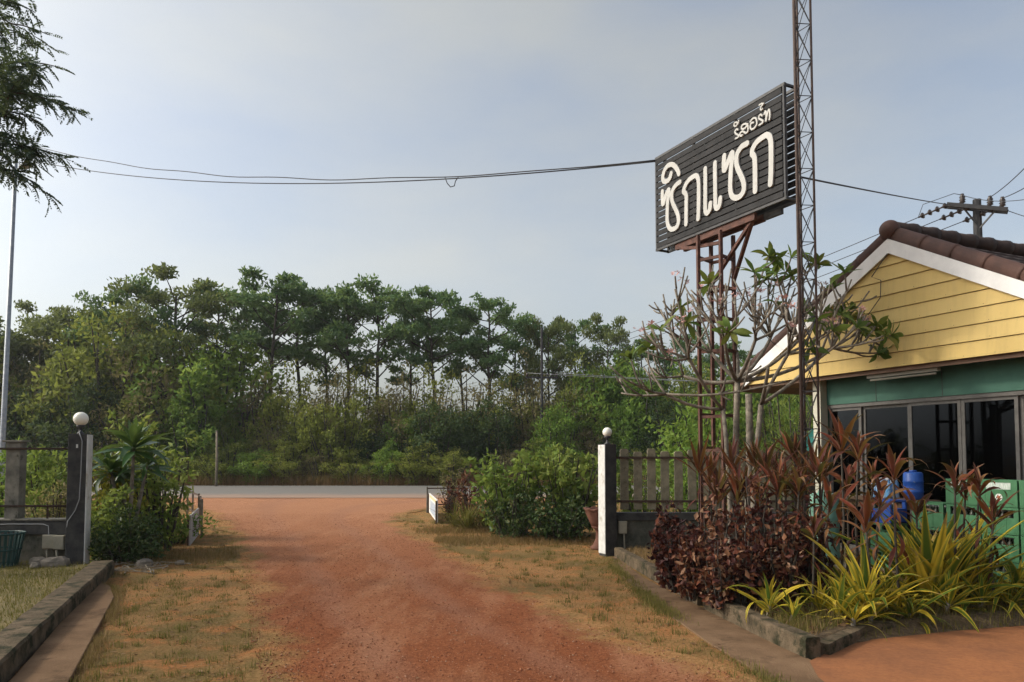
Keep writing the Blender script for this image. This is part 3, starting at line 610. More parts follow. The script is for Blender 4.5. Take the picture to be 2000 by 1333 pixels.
LETTERS = [
(0.034, [(0.407, 5.746), (0.38, 5.693), (0.317, 5.664), (0.247, 5.678), (0.213, 5.725), (0.217, 5.784), (0.258, 5.85), (0.337, 5.887), (0.429, 5.874), (0.504, 5.817), (0.563, 5.738), (0.592, 5.674)]),
(0.034, [(0.194, 5.54), (0.193, 5.44), (0.207, 5.34), (0.251, 5.411), (0.299, 5.486), (0.351, 5.519), (0.349, 5.43), (0.324, 5.368), (0.311, 5.243), (0.307, 5.045), (0.36, 4.932), (0.436, 4.896), (0.526, 4.905), (0.569, 4.97), (0.559, 5.07), (0.501, 5.185), (0.435, 5.304), (0.421, 5.407), (0.445, 5.478), (0.522, 5.531), (0.612, 5.545)]),
(0.034, [(0.732, 4.89), (0.738, 5.018), (0.744, 5.208), (0.748, 5.283), (0.732, 5.336), (0.69, 5.383), (0.728, 5.453), (0.801, 5.505), (0.901, 5.524), (0.971, 5.516), (1.012, 5.453), (1.021, 5.355), (1.018, 5.169), (1.01, 4.984), (1.001, 4.888)]),
(0.034, [(1.157, 5.552), (1.157, 5.403), (1.154, 5.219), (1.15, 5.034), (1.153, 4.95), (1.179, 4.915), (1.213, 4.923), (1.247, 4.959), (1.259, 5.029)]),
(0.034, [(1.357, 5.563), (1.354, 5.427), (1.355, 5.245), (1.354, 5.063), (1.358, 4.961), (1.377, 4.924), (1.416, 4.925), (1.442, 4.963), (1.457, 5.039)]),
(0.036, [(1.54, 5.593), (1.529, 5.496), (1.534, 5.394), (1.577, 5.439), (1.634, 5.518), (1.691, 5.582), (1.696, 5.515), (1.681, 5.441), (1.665, 5.358), (1.651, 5.214), (1.65, 5.085), (1.679, 4.997), (1.739, 4.953), (1.813, 4.944), (1.874, 4.973), (1.901, 5.032), (1.89, 5.123), (1.846, 5.226), (1.788, 5.344), (1.77, 5.449), (1.792, 5.529), (1.867, 5.589), (1.972, 5.597)]),
(0.036, [(2.093, 4.931), (2.096, 5.063), (2.098, 5.253), (2.096, 5.339), (2.082, 5.392), (2.053, 5.432), (2.067, 5.493), (2.139, 5.552), (2.239, 5.574), (2.313, 5.573), (2.361, 5.522), (2.377, 5.432), (2.376, 5.246), (2.369, 5.063), (2.356, 4.933)]),
(0.015, [(1.802, 5.848), (1.782, 5.863), (1.755, 5.85), (1.754, 5.825), (1.781, 5.795), (1.817, 5.766), (1.814, 5.745), (1.763, 5.743)]),
(0.013, [(1.747, 5.962), (1.736, 5.946), (1.743, 5.922), (1.763, 5.911), (1.8, 5.923), (1.788, 5.953), (1.75, 5.961)]),
(0.012, [(1.822, 5.963), (1.811, 5.926)]),
(0.015, [(1.985, 5.845), (1.939, 5.871), (1.89, 5.874), (1.869, 5.848), (1.889, 5.821), (1.932, 5.815), (1.978, 5.833), (1.99, 5.799), (1.986, 5.757), (1.95, 5.742), (1.918, 5.77), (1.888, 5.791), (1.855, 5.785), (1.844, 5.76), (1.867, 5.736), (1.887, 5.743)]),
(0.015, [(2.081, 5.829), (2.049, 5.837), (2.03, 5.812), (2.032, 5.777), (2.057, 5.75), (2.099, 5.75), (2.138, 5.777), (2.145, 5.817), (2.127, 5.865), (2.089, 5.884), (2.05, 5.871), (2.034, 5.858)]),
(0.015, [(2.234, 5.856), (2.209, 5.881), (2.184, 5.868), (2.183, 5.839), (2.214, 5.812), (2.247, 5.78), (2.241, 5.759), (2.188, 5.752)]),
(0.012, [(2.187, 6.012), (2.222, 6.013), (2.262, 6.0), (2.224, 5.979), (2.211, 5.951), (2.226, 5.933), (2.248, 5.938)]),
(0.015, [(2.271, 5.859), (2.29, 5.889), (2.302, 5.865), (2.304, 5.808), (2.296, 5.752), (2.306, 5.788), (2.326, 5.836), (2.351, 5.884), (2.366, 5.848), (2.367, 5.791), (2.36, 5.754)]),
]
def smooth2(pts, k=5):
    P = [np.array(p) for p in pts]
    if len(P) < 3: return [P[0] + (P[-1] - P[0]) * s for s in np.linspace(0, 1, 6)]
    P = [2 * P[0] - P[1]] + P + [2 * P[-1] - P[-2]]; out = []
    for i in range(1, len(P) - 2):
        for s in np.linspace(0, 1, k, endpoint=False):
            a, b, c, d = P[i - 1:i + 3]
            out.append(0.5 * (2 * b + (c - a) * s + (2 * a - 5 * b + 4 * c - d) * s * s + (3 * b - a - 3 * c + d) * s ** 3))
    out.append(P[-2]); return out
for w, pts in LETTERS:
    w *= 1.06 if w > 0.02 else 0.78
    P = smooth2(pts); n = len(P); mb = MB(); z0_, zt = 0.0095, 0.028
    # round start, body, round end as one strip of half-widths
    T = [(P[min(i + 1, n - 1)] - P[max(i - 1, 0)]) for i in range(n)]; T = [t_ / (np.linalg.norm(t_) + 1e-9) for t_ in T]
    rows = [(P[0] - T[0] * w * math.cos(a_), T[0], w * math.sin(a_)) for a_ in np.linspace(0.15, math.pi / 2, 5)][:-1]
    rows += [(P[i], T[i], w) for i in range(n)]
    rows += [(P[-1] + T[-1] * w * math.sin(a_), T[-1], w * math.cos(a_)) for a_ in np.linspace(0.0, math.pi / 2 - 0.15, 5)][1:]
    m_ = len(rows)
    for i, (p, t_, hw) in enumerate(rows):
        nn = np.array([-t_[1], t_[0]]); o_ = zt + 0.006 * i / m_
        for s, oo in ((-1, z0_), (-1, o_), (1, o_), (1, z0_)):
            q = p + nn * hw * s; mb.v.append(sp_(q[0], oo, q[1]))
    for i in range(m_ - 1):
        for k in range(3): mb.f.append((i * 4 + k, i * 4 + k + 1, i * 4 + k + 5, i * 4 + k + 4))
    mb.f.append((0, 1, 2, 3)); mb.f.append(tuple((m_ - 1) * 4 + k for k in (3, 2, 1, 0)))
    mb.build('letter', M['letter_white'], sign)
a_ = 0.245; legs = [Vector((-a_, 0, 0)), Vector((0, -a_, 0)), Vector((a_, 0, 0)), Vector((0, a_, 0))]
ZT = 4.62
for l in legs: MB().bar(TC + l + Vector((0, 0, 0.05)), TC + l + Vector((0, 0, ZT)), 0.044).build('tower_leg', M['rust_steel'], sign)
for z in (4.27, 3.85, 3.42, 2.98, 2.54, 2.08, 1.62, 1.16, 0.70):
    for i in range(4):
        MB().bar(TC + legs[i] * 0.93 + Vector((0, 0, z + 0.012 * i)), TC + legs[(i + 1) % 4] * 0.93 + Vector((0, 0, z + 0.012 * i)), 0.032, 0.04).build('rung', M['rust_steel'], sign)
for l, uu in ((legs[2], 1.95), (legs[0], 0.48), (legs[3], 1.95), (legs[1], 0.55)):
    zz = 3.98 if uu > 1 else 4.45
    MB().bar(TC + l + Vector((0, 0, zz)), sp_(uu, -SD / 2 + (0.06 if l.y >= 0 else -0.06), SZ0 - 0.10), 0.045).build('brace', M['rust_steel'], sign)

# ================================================================ LATTICE MAST
MC = Vector((3.465, 8.62, 0))
mast = thing('lattice_mast', 'tall thin rusty lattice mast rising out of the picture by the sign', 'mast', (MC.x, MC.y, 0.1))
ml = [Vector((-0.10, -0.04, 0)), Vector((0.105, -0.02, 0)), Vector((0.01, 0.15, 0))]; BAY = 0.44; NB = 22
for i, l in enumerate(ml): MB().tube([MC + l + Vector((0, 0, 0.05)), MC + l + Vector((0, 0, NB * BAY + 0.1))], 0.020 if i == 0 else 0.015, 8).build('mast_leg', M['mast_steel'], mast, True)
for i in range(3):
    a, b = ml[i], ml[(i + 1) % 3]; r_ = 0.0055
    rung = MB().tube([MC + a, MC + b], r_, 5).mesh('rung', M['dark_steel'], True, MC)
    dg1 = MB().tube([MC + a, MC + b + Vector((0, 0, BAY))], r_ * 0.9, 5).mesh('diagonal', M['dark_steel'], True, MC)
    dg2 = MB().tube([MC + b, MC + a + Vector((0, 0, BAY))], r_ * 0.9, 5).mesh('diagonal', M['dark_steel'], True, MC)
    for k in range(NB):
        X_ = Matrix.Translation(MC + Vector((0, 0, 0.1 + k * BAY)))
        put('rung', rung, mast, X_); put('diagonal', dg1, mast, X_); put('diagonal', dg2, mast, X_)

# ================================================================ YELLOW HUT
HA = Vector((4.485, 11.50, 0)); HU = Vector((0.4051, -0.9143, 0)); HN = Vector((-0.9143, -0.4051, 0)); ZV = Vector((0, 0, 1))
def hp(t_, out_, z): return HA + HU * t_ + HN * out_ + Vector((0, 0, z))
TA, ZE, ZA, SLP = 1.69, 2.737, 4.31, 0.553
house = thing('yellow_hut', 'small hut with yellow boarded gable, brown tiled roof and dark glass doors', 'house', hp(2.0, -2.0, 0.0))
def hbox(t0, t1, o0, o1, z0, z1): return MB().obox(hp((t0 + t1) / 2, (o0 + o1) / 2, (z0 + z1) / 2), HU, HN, ZV, abs(t1 - t0), abs(o1 - o0), abs(z1 - z0))
half = lambda z: (ZA - z) / SLP
PB = 0.2; z = ZE; k = 0
while z < ZA - 0.03:
    z1 = min(z + PB, ZA - 0.004); g = 0.007
    a0, a1 = half(z + g), half(z1)
    V = [hp(TA - a0, 0.0, z + g), hp(TA + a0, 0.0, z + g), hp(TA + a1, 0.0, z1), hp(TA - a1, 0.0, z1),
         hp(TA - a0, 0.032, z + g), hp(TA + a0, 0.032, z + g), hp(TA + a1, 0.014, z1), hp(TA - a1, 0.014, z1)]
    bo = MB().add(V, [(0, 1, 2, 3), (7, 6, 5, 4), (0, 4, 5, 1), (1, 5, 6, 2), (2, 6, 7, 3), (3, 7, 4, 0)]).build('gable_board', M['yellow_board'], house)
    nl_ = MB(); tt_ = TA - a0 + 0.12
    while tt_ < TA + a1 - 0.05:
        if tt_ > TA - a1 + 0.05: nl_.obox(hp(tt_, 0.0305, z + g + 0.025), HU, HN, ZV, 0.007, 0.004, 0.007)
        tt_ += 0.41 + 0.03 * math.sin(k * 5 + tt_ * 9)
    if nl_.v: nl_.bsub('nail_heads', M['rail'], bo)
    z = z1; k += 1
MB().prism([hp(TA - half(ZE), -0.03, ZE), hp(TA + half(ZE), -0.03, ZE), hp(TA, -0.03, ZA)], HN * 0.025).build('gable_backing', M['wood'], house)
def slope_pt(s, dz, out_):   # s = signed distance from ridge along t
    return hp(TA + s, out_, ZA + dz - abs(s) * SLP)
for sg in (-1, 1):
    MB().prism([slope_pt(0, -0.012, 0.045), slope_pt(sg * (3.15 if sg > 0 else 2.86), -0.012, 0.045), slope_pt(sg * (3.15 if sg > 0 else 2.86), 0.185, 0.045), slope_pt(0, 0.185, 0.045)], HN * 0.025).build('bargeboard', M['barge_white'], house)
    # verge tiles: overlapping half-round caps
    d = (slope_pt(sg, 0, 0) - slope_pt(0, 0, 0)).normalized(); sl = math.hypot(1, SLP); TL = 0.47; nt_ = 8 if sg > 0 else 7
    for k in range(nt_):
        s0 = 0.05 + k * TL / sl; s1 = s0 + TL / sl + 0.03
        p0, p1 = slope_pt(sg * s0, 0.265, -0.03), slope_pt(sg * s1, 0.265, -0.03)
        MB().tube([p0, p0.lerp(p1, 0.9), p0.lerp(p1, 0.905), p1], [0.104, 0.106, 0.111, 0.112], 16).build('verge_tile', M['roof_brown'], house, True)
    # roof courses: stepped wavy tiles, seen edge-on above the verge
    CL = 0.33; nc = 11
    for k in range(nc):
        s0 = 0.02 + k * CL / sl; s1 = s0 + CL / sl + 0.05; V = []; Fc = []
        NW = 34
        for i in range(NW + 1):
            oo = -0.09 - i * (4.45 / NW); wv = 0.03 * abs(math.sin(i * math.pi / 2 + 0.4))
            for s, dz in ((s0, 0.235), (s1, 0.275)):
                V.append(slope_pt(sg * s, dz + wv, oo)); V.append(slope_pt(sg * s, dz + wv - 0.035, oo))
        for i in range(NW):
            b_ = i * 4
            for q in ((0, 2), (2, 3), (3, 1), (1, 0)): Fc.append((b_ + q[0], b_ + q[1], b_ + 4 + q[1], b_ + 4 + q[0]))
        Fc.append((0, 1, 3, 2)); Fc.append((NW * 4, NW * 4 + 2, NW * 4 + 3, NW * 4 + 1))
        MB().add(V, Fc).build('roof_course', M['roof_dark'], house)
    MB().prism([slope_pt(0, 0.12, -0.02), slope_pt(sg * 3.2, 0.12, -0.02), slope_pt(sg * 3.2, 0.20, -0.02), slope_pt(0, 0.20, -0.02)], -HN * 4.5).build('roof_deck', M['soffit'], house)
for k in range(11):
    p = slope_pt(0, 0.335, -0.04 - k * 0.4)
    MB().tube([p, p - HN * 0.30, p - HN * 0.33, p - HN * 0.42], [0.10, 0.104, 0.118, 0.12], 12).build('ridge_tile', M['roof_dark'], house, True)
MB().sphere(slope_pt(0, 0.31, 0.02), 0.135, 16, 12).build('ridge_end_cap', M['roof_brown'], house, True)
# a loose wire hanging across the gable
wp = [slope_pt(0.0, -0.02, 0.08), slope_pt(-0.25, -0.15, 0.09), hp(TA - 0.12, 0.07, 3.95), hp(TA - 0.14, 0.06, 3.72), hp(TA - 0.35, 0.05, 3.52), hp(TA - 0.8, 0.05, 3.46), hp(TA - 1.15, 0.055, 3.50)]
wp = [Vector((*q[:2], 0)) if False else Vector(q) for q in wp]
MB().tube(wp, 0.006, 6).build('hanging_wire', M['black_wire'], house, True)
# body
WO = -0.35; DT = 2.33
hbox(-1.15, 4.5, -0.035, -4.6, ZE + 0.004, ZE + 0.03).build('ceiling', M['soffit'], house)
hbox(-1.15, 4.5, -0.034, -0.075, ZE - 0.05, ZE + 0.002).build('gable_beam', M['soffit'], house)
hbox(0.05, 0.20, -0.22, -0.37, 0.0, ZE).build('column', M['cream_wall'], house, bevel=0.006)
hbox(0.205, 4.4, WO, WO - 0.12, DT, ZE).build('wall_band', M['green_wall'], house)
hbox(0.06, 0.19, -0.375, -4.6, 0.0, ZE).build('side_wall', M['green_wall'], house)
hbox(4.28, 4.4, WO, -4.6, 0.0, DT).build('side_wall', M['green_wall'], house)
hbox(0.19, 4.28, -4.5, -4.6, 0.0, ZE).build('rear_wall', M['interior'], house)
hbox(-0.6, 4.6, 1.05, -4.6, -0.02, 0.12).build('floor_slab', M['old_concrete'], house)
for tj in (1.10, 2.12, 3.2): hbox(tj - 0.004, tj + 0.004, WO + 0.004, WO + 0.001, DT + 0.002, ZE - 0.06).build('wall_joint', M['dark_steel'], house)
# sliding doors
hbox(0.205, 4.28, WO - 0.015, WO - 0.11, DT - 0.055, DT - 0.001).build('door_head', M['frame_grey'], house)
hbox(0.205, 4.28, WO - 0.015, WO - 0.11, 0.121, 0.16).build('door_sill', M['frame_grey'], house)
for i, (t0, t1, oo) in enumerate([(0.21, 0.80, -0.04), (0.80, 1.585, -0.075), (1.585, 2.335, -0.04), (2.342, 3.055, -0.04), (3.055, 3.75, -0.075), (3.75, 4.275, -0.04)]):
    f = hbox(t0, t0 + 0.045, WO + oo, WO + oo - 0.03, 0.161, DT - 0.056)
    f2 = hbox(t1 - 0.045, t1, WO + oo, WO + oo - 0.03, 0.161, DT - 0.056); f.add(f2.v, f2.f)
    for z0_, z1_ in ((0.161, 0.22), (DT - 0.10, DT - 0.0565)):
        f3 = hbox(t0 + 0.046, t1 - 0.046, WO + oo - 0.001, WO + oo - 0.029, z0_, z1_); f.add(f3.v, f3.f)
    d = f.build('sliding_door', M['frame_grey'], house)
    hbox(t0 + 0.047, t1 - 0.047, WO + oo - 0.012, WO + oo - 0.018, 0.221, DT - 0.101).bsub('pane', M['glass'], d)
    if i in (2, 3):
        tt = t1 - 0.03 if i == 2 else t0 + 0.03
        hbox(tt - 0.008, tt + 0.008, WO + oo + 0.012, WO + oo + 0.001, 1.05, 1.22).bsub('handle', M['dark_steel'], d)
l = hbox(1.16, 2.24, -0.10, -0.16, 2.64, 2.685).build('lamp_batten', M['tube_white'], house)
MB().tube([hp(1.20, -0.13, 2.615), hp(2.20, -0.13, 2.615)], 0.016, 10).bsub('lamp_tube', M['tube_white'], l, True)

# teal dish behind the column
t = thing('round_dish', 'teal round dish showing beside the hut column', 'dish', hp(-0.18, -0.45, 0.1))
c = hp(-0.06, -0.5, 1.77); fwd = Vector((-0.75, -0.55, 0.25)).normalized(); sd = fwd.cross(ZV).normalized(); up = sd.cross(fwd)
mb = MB(); prof = [(0.0005, 0.0), (0.10, 0.012), (0.18, 0.038), (0.235, 0.07), (0.24, 0.075), (0.236, 0.062), (0.10, 0.0), (0.0005, -0.012)]; N = 24
for r_, h_ in prof:
    for k in range(N): th = 2 * math.pi * k / N; mb.v.append(c + sd * r_ * math.cos(th) + up * r_ * math.sin(th) + fwd * h_)
for i in range(len(prof) - 1):
    for k in range(N): k2 = (k + 1) % N; mb.f.append((i * N + k, i * N + k2, (i + 1) * N + k2, (i + 1) * N + k))
mb.build('dish', M['teal'], t, True)
MB().tube([c - fwd * 0.01, c - fwd * 0.10, hp(-0.06, -0.56, 0.0)], 0.02, 8).build('stand', M['dark_steel'], t, True)

# ================================================================ CRATES AND TUBS BEFORE THE DOORS
CWt, CDp, CHt = 0.405, 0.30, 0.285
def crate_meshes(mt, closed):
    b = MB(); w, d, h = CWt - 0.012, CDp - 0.012, CHt; th = 0.014
    def wall(cx, cy, sx, sy, z0, z1): b.box((cx, cy, (z0 + z1) / 2), sx, sy, z1 - z0)
    zs = 0.175
    for s in (-1, 1):
        wall(0, s * (d - th) / 2, w, th, 0.012, zs if not closed else 0.26); wall(s * (w - th) / 2, 0, th, d - 2 * th - 0.002, 0.012, zs if not closed else 0.26)
        wall(0, s * (d - th) / 2, w + 0.008, th + 0.010, 0.261, h); wall(s * (w - th) / 2, 0, th + 0.010, d - 2 * th - 0.012, 0.262, h - 0.001)
        wall(0, s * (d - 0.004) / 2, w + 0.006, 0.016, 0.0, 0.011)
    for sx in (-1, 1):
        for sy in (-1, 1): wall(sx * (w / 2 - 0.022), sy * (d / 2 - 0.008), 0.050, 0.022, 0.013, 0.2605)
    for k in (-0.06, 0.06):
        for sy in (-1, 1): wall(k, sy * (d / 2 - 0.004), 0.014, 0.014, 0.013, zs - 0.001)
    wall(0, 0, w - 2 * th, d - 2 * th, 0.014, 0.022)
    return b
cm_open = crate_meshes(None, False).mesh('crate_body', M['crate_green']); cm_closed = crate_meshes(None, True).mesh('crate_body', M['crate_green'])
cm_blue = crate_meshes(None, False).mesh('crate_body', M['blue_plastic'])
btl = MB().lathe([(0.034, 0.0), (0.034, 0.14), (0.024, 0.175), (0.013, 0.20), (0.013, 0.236)], (0, 0, 0), 10).mesh('bottle', M['bottle_glass'], True)
capm = MB().lathe([(0.0155, 0.0), (0.0165, 0.028), (0.012, 0.032)], (0, 0, 0), 10).mesh('bottle_cap', M['cap_white'], True)
# faded print on the upper panel: a band of broken strokes, as it reads in the photo
pb = MB(); r_ = random.Random(3); x = -0.115
while x < 0.10:
    w = r_.uniform(0.012, 0.026); y0 = -(CDp - 0.012) / 2 - 0.003
    if r_.random() < 0.55: pb.add([(x, y0, 0.195), (x + 0.006, y0, 0.195), (x + w, y0, 0.25), (x + w - 0.006, y0, 0.25)], [(0, 1, 2, 3)]); pb.add([(x + w, y0 - 0.0004, 0.25), (x + w + 0.006, y0 - 0.0004, 0.25), (x + w + 0.012, y0 - 0.0004, 0.195), (x + w + 0.006, y0 - 0.0004, 0.195)], [(3, 2, 1, 0)])
    else: pb.add([(x, y0, 0.195), (x + 0.008, y0, 0.195), (x + 0.008, y0, 0.25), (x, y0, 0.25)], [(0, 1, 2, 3)])
    x += w + 0.018
pb.box((-0.005, -(CDp - 0.012) / 2 - 0.0012, 0.2225), 0.27, 0.002, 0.072)
M['print_back'] = mat('print_pale', (0.34, 0.42, 0.37), (0.47, 0.53, 0.48), 24, 0.6)
prt_band = MB(); prt_band.add(pb.v[-8:], [(0, 1, 3, 2), (4, 6, 7, 5), (0, 4, 5, 1), (2, 3, 7, 6), (0, 2, 6, 4), (1, 5, 7, 3)]); band_me = prt_band.mesh('print_band', M['print_back'])
pb.v = pb.v[:-8]; pb.f = pb.f[:-6]; mark_me = pb.mesh('print_mark', M['crate_print'])
emb = MB(); 
for rr, dy in ((0.040, 0.0), ): emb.prism([(rr * math.cos(a), -(CDp - 0.012) / 2 - 0.001, 0.10 + rr * math.sin(a)) for a in np.linspace(0, 2 * math.pi, 20, endpoint=False)], (0, -0.002, 0))
emb_me = emb.mesh('emblem', M['crate_print'])
emb2 = MB().prism([(0.022 * math.cos(a) * (1.25 if i % 2 else 0.7), -(CDp - 0.012) / 2 - 0.0035, 0.10 + 0.022 * math.sin(a) * (1.25 if i % 2 else 0.7)) for i, a in enumerate(np.linspace(0, 2 * math.pi, 10, endpoint=False))], (0, -0.002, 0)).mesh('emblem_mark', M['print_red'])
ROTH = math.atan2(HU.y, HU.x)
def crate(tc, oc, z, level, label, closed=False, blue=False, bottles=True, emblem=False, jit=0.0):
    P = hp(tc, oc, z); X = Matrix.Translation(P) @ Matrix.Rotation(ROTH + jit, 4, 'Z')
    t = thing('bottle_crate', label, 'crate', P, 'plastic bottle crates before the hut doors')
    put('crate_body', cm_blue if blue else (cm_closed if closed else cm_open), t, X)
    if closed:
        put('print_band', band_me, t, X); put('print_mark', mark_me, t, X)
        if emblem: put('emblem', emb_me, t, X); put('emblem_mark', emb2, t, X)
    if bottles:
        for i in range(5):
            for j in range(2):
                Xb = X @ Matrix.Translation((-0.145 + i * 0.0725, -0.09 + j * 0.06, 0.023)); b = put('bottle', btl, t, Xb); 
                put('bottle_cap', capm, t, Xb @ Matrix.Translation((0, 0, 0.215)))
    return t
ROWN = ['bottom', 'second', 'third', 'top']
COLN = ['green bottle crate, %s row of the leftmost stack before the doors', 'green bottle crate, %s row of the stack second from the left', 'green bottle crate, %s row of the stack third from the left', 'green bottle crate, %s row of the stack at the right edge']
for ci, tc in enumerate((2.62, 3.06, 3.475, 3.89)):
    for k in range(4 if ci else 3):
        crate(tc, 0.52, 0.121 + k * 0.292, k, COLN[ci] % (ROWN[k] if not (ci == 0 and k == 2) else 'top'), closed=(k == 3), emblem=(ci == 2), bottles=(k < 3), jit=random.uniform(-0.03, 0.03))

# table with the blue containers
t = thing('wooden_table', 'brown wooden table against the glass doors behind the red plants', 'table', hp(1.5, 0.2, 0.12))
for k in range(4): hbox(0.55, 2.30, -0.02 + k * 0.112, 0.085 + k * 0.112, 0.955, 0.985).build('table_plank', M['wood'], t)
for tt in (0.62, 2.23):
    for oo in (0.03, 0.36): hbox(tt - 0.03, tt + 0.03, oo - 0.03, oo + 0.03, 0.121, 0.954).build('leg', M['wood'], t)
for oo in (0.03, 0.36): hbox(0.655, 2.195, oo - 0.015, oo + 0.015, 0.86, 0.953).build('apron', M['wood'], t)
P = hp(2.06, 0.17, 0.986)
t = thing('blue_barrel', 'small deep blue plastic barrel with yellowish patches on the table', 'barrel', P)
MB().lathe([(0.10, 0.0), (0.115, 0.012), (0.118, 0.09), (0.124, 0.10), (0.118, 0.11), (0.118, 0.22), (0.124, 0.23), (0.118, 0.24), (0.115, 0.33), (0.10, 0.35), (0.06, 0.352)], P, 20).build('drum', mat('barrel_blue', (0.012, 0.06, 0.30), (0.02, 0.09, 0.36), 10, 0.4, spots=(11, (0.40, 0.36, 0.12), 0.63)), t, True)
MB().lathe([(0.045, 0.35), (0.045, 0.372), (0.03, 0.375)], P, 14).build('lid', M['blue_plastic'], t, True)
P = hp(1.64, 0.17, 0.986)
t = thing('water_bottle_pack', 'shrink wrapped pack of clear blue water bottles on the table', 'bottle pack', P)
bm_ = MB().lathe([(0.034, 0.0), (0.036, 0.02), (0.033, 0.07), (0.036, 0.12), (0.034, 0.19), (0.014, 0.235), (0.014, 0.245)], (0, 0, 0), 12).mesh('bottle', M['blue_light'], True)
cp_ = MB().lathe([(0.016, 0.24), (0.016, 0.262), (0.012, 0.264)], (0, 0, 0), 10).mesh('bottle_cap', M['cap_white'], True)
Xp = Matrix.Translation(P) @ Matrix.Rotation(ROTH, 4, 'Z')
for i in range(4):
    for j in range(3): Xb = Xp @ Matrix.Translation((-0.111 + i * 0.074, -0.074 + j * 0.074, 0)); put('bottle', bm_, t, Xb); put('bottle_cap', cp_, t, Xb)
crate(1.95, 0.56, 0.121, 0, 'dark green bottle crate under the blue crate behind the striped plants', bottles=False)
crate(1.95, 0.56, 0.413, 1, 'green bottle crate directly below the blue crate', bottles=False)
crate(1.95, 0.56, 0.705, 2, 'blue plastic bottle crate topping the stack before the table', blue=True)
P = hp(1.02, 0.62, 0.121)
t = thing('plastic_drum', 'pale green ribbed plastic drum among the red plants', 'drum', P)
pr_ = [(0.17, 0.0), (0.185, 0.02)] + [(0.19 + (0.008 if (i % 4) < 2 else 0), 0.04 + i * 0.033) for i in range(25)] + [(0.18, 0.88), (0.14, 0.905), (0.07, 0.91)]
MB().lathe(pr_, P, 24).build('drum_shell', M['pale_green'], t, True)
MB().lathe([(0.075, 0.91), (0.075, 0.94), (0.05, 0.945)], P, 16).build('lid', M['pale_green'], t, True)

# ================================================================ POLES AND WIRES
UP = at(1910, 470, 22.0); UPX, UPY = UP.x, UP.y
armz = at(1910, 400, 22).z; t = thing('utility_pole', 'concrete power pole with insulators rising behind the hut roof', 'utility pole', (UPX, UPY, 0))
MB().tube([(UPX, UPY, -0.1), (UPX, UPY, armz + 0.15)], [0.17, 0.115], 8).build('pole', M['pole_concrete'], t)
e0, e1 = at(1850, 402, 22.3), at(1968, 412, 21.4); d = (e1 - e0).normalized(); sd = Vector((-d.y, d.x, 0)).normalized()
for k in (-1, 1): MB().bar(e0 + sd * 0.13 * k, e1 + sd * 0.13 * k, 0.09, 0.12).build('crossarm', M['pole_concrete'], t)
for f in (0.26, 0.72, 0.92):
    p = e0.lerp(e1, f) + Vector((0, 0, 0.06)); MB().lathe([(0.05, 0), (0.03, 0.05), (0.09, 0.08), (0.06, 0.12), (0.095, 0.15), (0.06, 0.19), (0.085, 0.23), (0.05, 0.30), (0.045, 0.34)], p, 12).build('pin_insulator', M['ceramic'], t, True)
strains = []
for f, dx in ((0.02, 0), (0.40, 0), (0.80, 0)):
    p = e0.lerp(e1, f) - sd * 0.1; q = p + Vector((-0.42, 0.9, -0.10)); strains.append(q)
    mb = MB(); ax = (q - p).normalized()
    pts = []; rr = []
    for k in range(4):
        b0 = p.lerp(q, k / 4); 
        for a__, r__ in ((0.0, 0.025), (0.30, 0.025), (0.35, 0.10), (0.55, 0.07), (0.60, 0.03), (0.95, 0.025)): pts.append(p.lerp(q, (k + a__) / 4)); rr.append(r__)
    mb.tube(pts, rr, 10).build('strain_insulator', M['ceramic'], t, True)
for k in (-1, 1):
    MB().bar((UPX, UPY - 0.1, armz - 0.75), e0.lerp(e1, 0.5 + 0.27 * k) + Vector((0, -0.1, -0.05)), 0.04).build('arm_stay', M['dark_steel'], t)
def wire(a, b, sag, r_, label, n=24, mt=None, extra=None):
    a, b = Vector(a), Vector(b); pts = []
    for i in range(n + 1):
        s = i / n; p = a.lerp(b, s); p.z -= 4 * sag * s * (1 - s); 
        if extra: p.z += extra * math.sin(s * 37) * math.sin(math.pi * s)
        pts.append(p)
    o = MB().tube(pts, r_, 6).build('overhead_wire', mt or M['black_wire'], None, True)
    return tag(o, label, 'wire', 'overhead wires')
pins = [e0.lerp(e1, f) + Vector((0, 0, 0.36)) for f in (0.26, 0.72, 0.92)]
wire(pins[1], at(2150, 140, 13), 0.25, 0.012, 'power line rising steepest to the right from the pole')
wire(pins[2], at(2200, 195, 13), 0.25, 0.012, 'power line rising to the right from the outermost insulator')
wire(pins[0], at(2250, 290, 13), 0.5, 0.010, 'lowest power line running right from the pole top')
for q, lab in zip(strains, ('power line running down left from the outer strain insulator', 'power line running down left from the middle strain insulator', 'power line running down left from beside the pole')):
    wire(q, q + Vector((-26, 60, -0.8)), 1.2, 0.012, lab)
MB_ = MB().tube([strains[0] + Vector((0, 0, 0)), strains[0] + Vector((0.05, -0.2, 0.35)), pins[0] + Vector((-0.25, 0, 0.05)), pins[0]], 0.010, 6).build('jumper', M['black_wire'], t, True)
